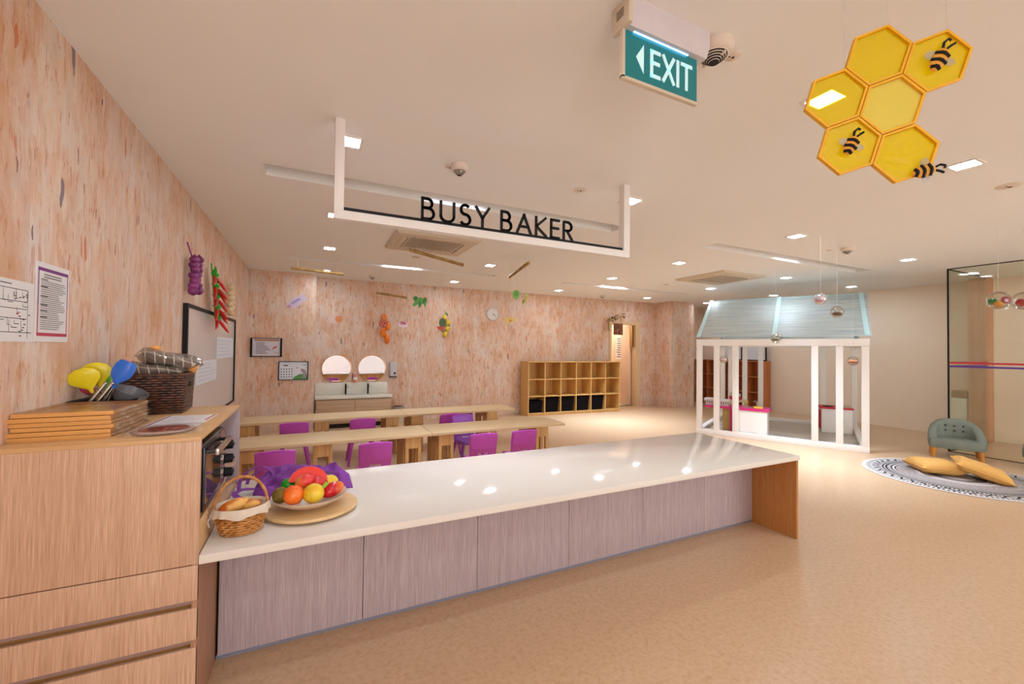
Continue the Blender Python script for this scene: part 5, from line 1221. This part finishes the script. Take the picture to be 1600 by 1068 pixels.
b = MB(); b.prism(hm2+[(x*.972, y*.972) for x, y in reversed(hm2)], -.0215, .0215, R_); b.build('rind', mat('melon_rind_red', (240, 96, 72), .35, coat=.3), t)
b = MB()
for x, z in ((-.02, .03), (.005, .036), (.03, .03), (-.04, .02), (.05, .018), (.0, .018)): b.ball((x, -.0212, z), (.0022, .001, .004), 8, 6)
b.build('seed', mat('seed_dark', (120, 20, 22), .5), t)
# purple cloth heap with its straps
M_APR = mat('purple_apron_cloth', (126, 50, 144), .75, var=.08, vs=14, bump=.15, bs=220)
t = thing('purple_apron', 'crumpled purple apron cloth with straps lying behind the fruit bowl', 'apron', (-.02, 2.70, CT))
from mathutils import noise as mnoise
def heap(u, v):
    x = -.25+.50*u; y = -.20+.40*v; ex = max(0, 1-abs(2*u-1)**2.6); ey = max(0, 1-abs(2*v-1)**2.6)
    env = (ex*ey)**.5; p = Vector((x*7, y*9, 1.7)); f = mnoise.fractal(p, 1.0, 2.0, 3)
    rg = abs(mnoise.noise(Vector((x*11+y*7, y*5-x*3, 4.2))))
    h = (.085+.035*math.sin(3.0*u+.6)+.05*f-.05*rg)*env
    return (x+.03*f*env, y*(1-.25*u)+.02*rg, max(.001, h+.0015))
MB().sheet(heap, 90, 70, .003).build('cloth', M_APR, t, angle=75)
def ribbon(nm, pts, w):
    b = MB(); vs = []
    for i, p in enumerate(pts):
        p = Vector(p); q = Vector(pts[min(i+1, len(pts)-1)])-Vector(pts[max(i-1, 0)]); s_ = Vector((-q.y, q.x, .25*math.sin(i*1.7)*q.length)).normalized()*w
        vs += [p-s_, p+s_, p+s_+Vector((0, 0, .002)), p-s_+Vector((0, 0, .002))]
    n = len(pts); b.add(vs, [(i*4+k, i*4+(k+1) % 4, i*4+4+(k+1) % 4, i*4+4+k) for i in range(n-1) for k in range(4)]+[(0, 1, 2, 3), tuple((n-1)*4+k for k in range(4))])
    b.build(nm, M_APR, t, angle=60)
def loop(cx, cy, rx, ry, a0, a1, z, dz, n=18): return [(cx+rx*math.cos(math.radians(a0+(a1-a0)*i/n)), cy+ry*math.sin(math.radians(a0+(a1-a0)*i/n)), z+dz*math.sin(math.pi*i/n)) for i in range(n+1)]
ribbon('strap', loop(-.24, .03, .085, .10, -20, 200, .012, .09), .010)
ribbon('strap', loop(-.24, -.10, .09, .07, 20, 300, .006, .028), .011)
ribbon('strap', loop(-.20, -.16, .12, .07, 40, 260, .012, .035), .010)
ribbon('strap', loop(-.20, .14, .10, .06, 180, -40, .006, .07), .009)
ribbon('strap', [(-.12, -.17, .01), (-.08, -.2, .016), (-.03, -.19, .012), (.0, -.21, .008)], .009)

# ================================================================ brown sign with sprigs at the door
t = thing('door_sign', 'small brown wooden sign hanging at the top left of the door', 'sign', (7.03, 8.385, 2.0))
s = NT('brown_sign_board'); n1 = s.noise(s.coords(), 9, 3); s.set(Base_Color=s.ramp(n1, [(.42, lin((104, 52, 20))), (.56, lin((128, 70, 34))), (.68, lin((168, 138, 120)))]), Roughness=.6)
box1((-.14, -.014, -.15), (.14, .014, .14), .003).build('board', s.m, t)
b = MB(); b.tube([(-.12, 0, .14), (0, .02, .24), (.12, 0, .14)], .004, 6); b.build('cord', M_ENDOAK, t)
t = thing('leaf_sprig', 'olive leaf sprig with dark berries above the brown door sign', 'garland', (6.96, 8.40, 2.26))
b = MB(); b.tube([(-.28, .0, -.06), (-.1, -.01, .0), (.1, -.01, .03), (.25, 0, .1)], .006, 6); b.tube([(-.22, 0, -.05), (-.25, -.01, -.2), (-.23, 0, -.33)], .005, 6); b.build('twig', M_ENDOAK, t)
rnd = random.Random(9); ML = mat('olive_leaf', (142, 122, 56), .6, var=.25, vs=30); MD = mat('dark_berry', (44, 30, 26), .5)
for k in range(20):
    f = rnd.random(); x = -.28+.52*f; z = -.06+.14*f+(rnd.random()-.4)*.13
    if k > 14: x, z = -.24+.04*(rnd.random()-.5), -.1-.04*(k-14)
    b = MB(); b.ball((x, -.02-.03*rnd.random(), z), (.04, .008, .02), 8, 6, Euler((0, rnd.random()*3, rnd.random())).to_matrix().to_4x4()); b.build('leaf', ML, t)
for k in range(9):
    f = rnd.random(); b = MB(); b.ball((-.26+.5*f, -.055, -.05+.12*f+(rnd.random()-.5)*.12), .017, 10, 8); b.build('berry', MD, t)
# the chair and chair copy sources are placed above; nothing may stay unplaced
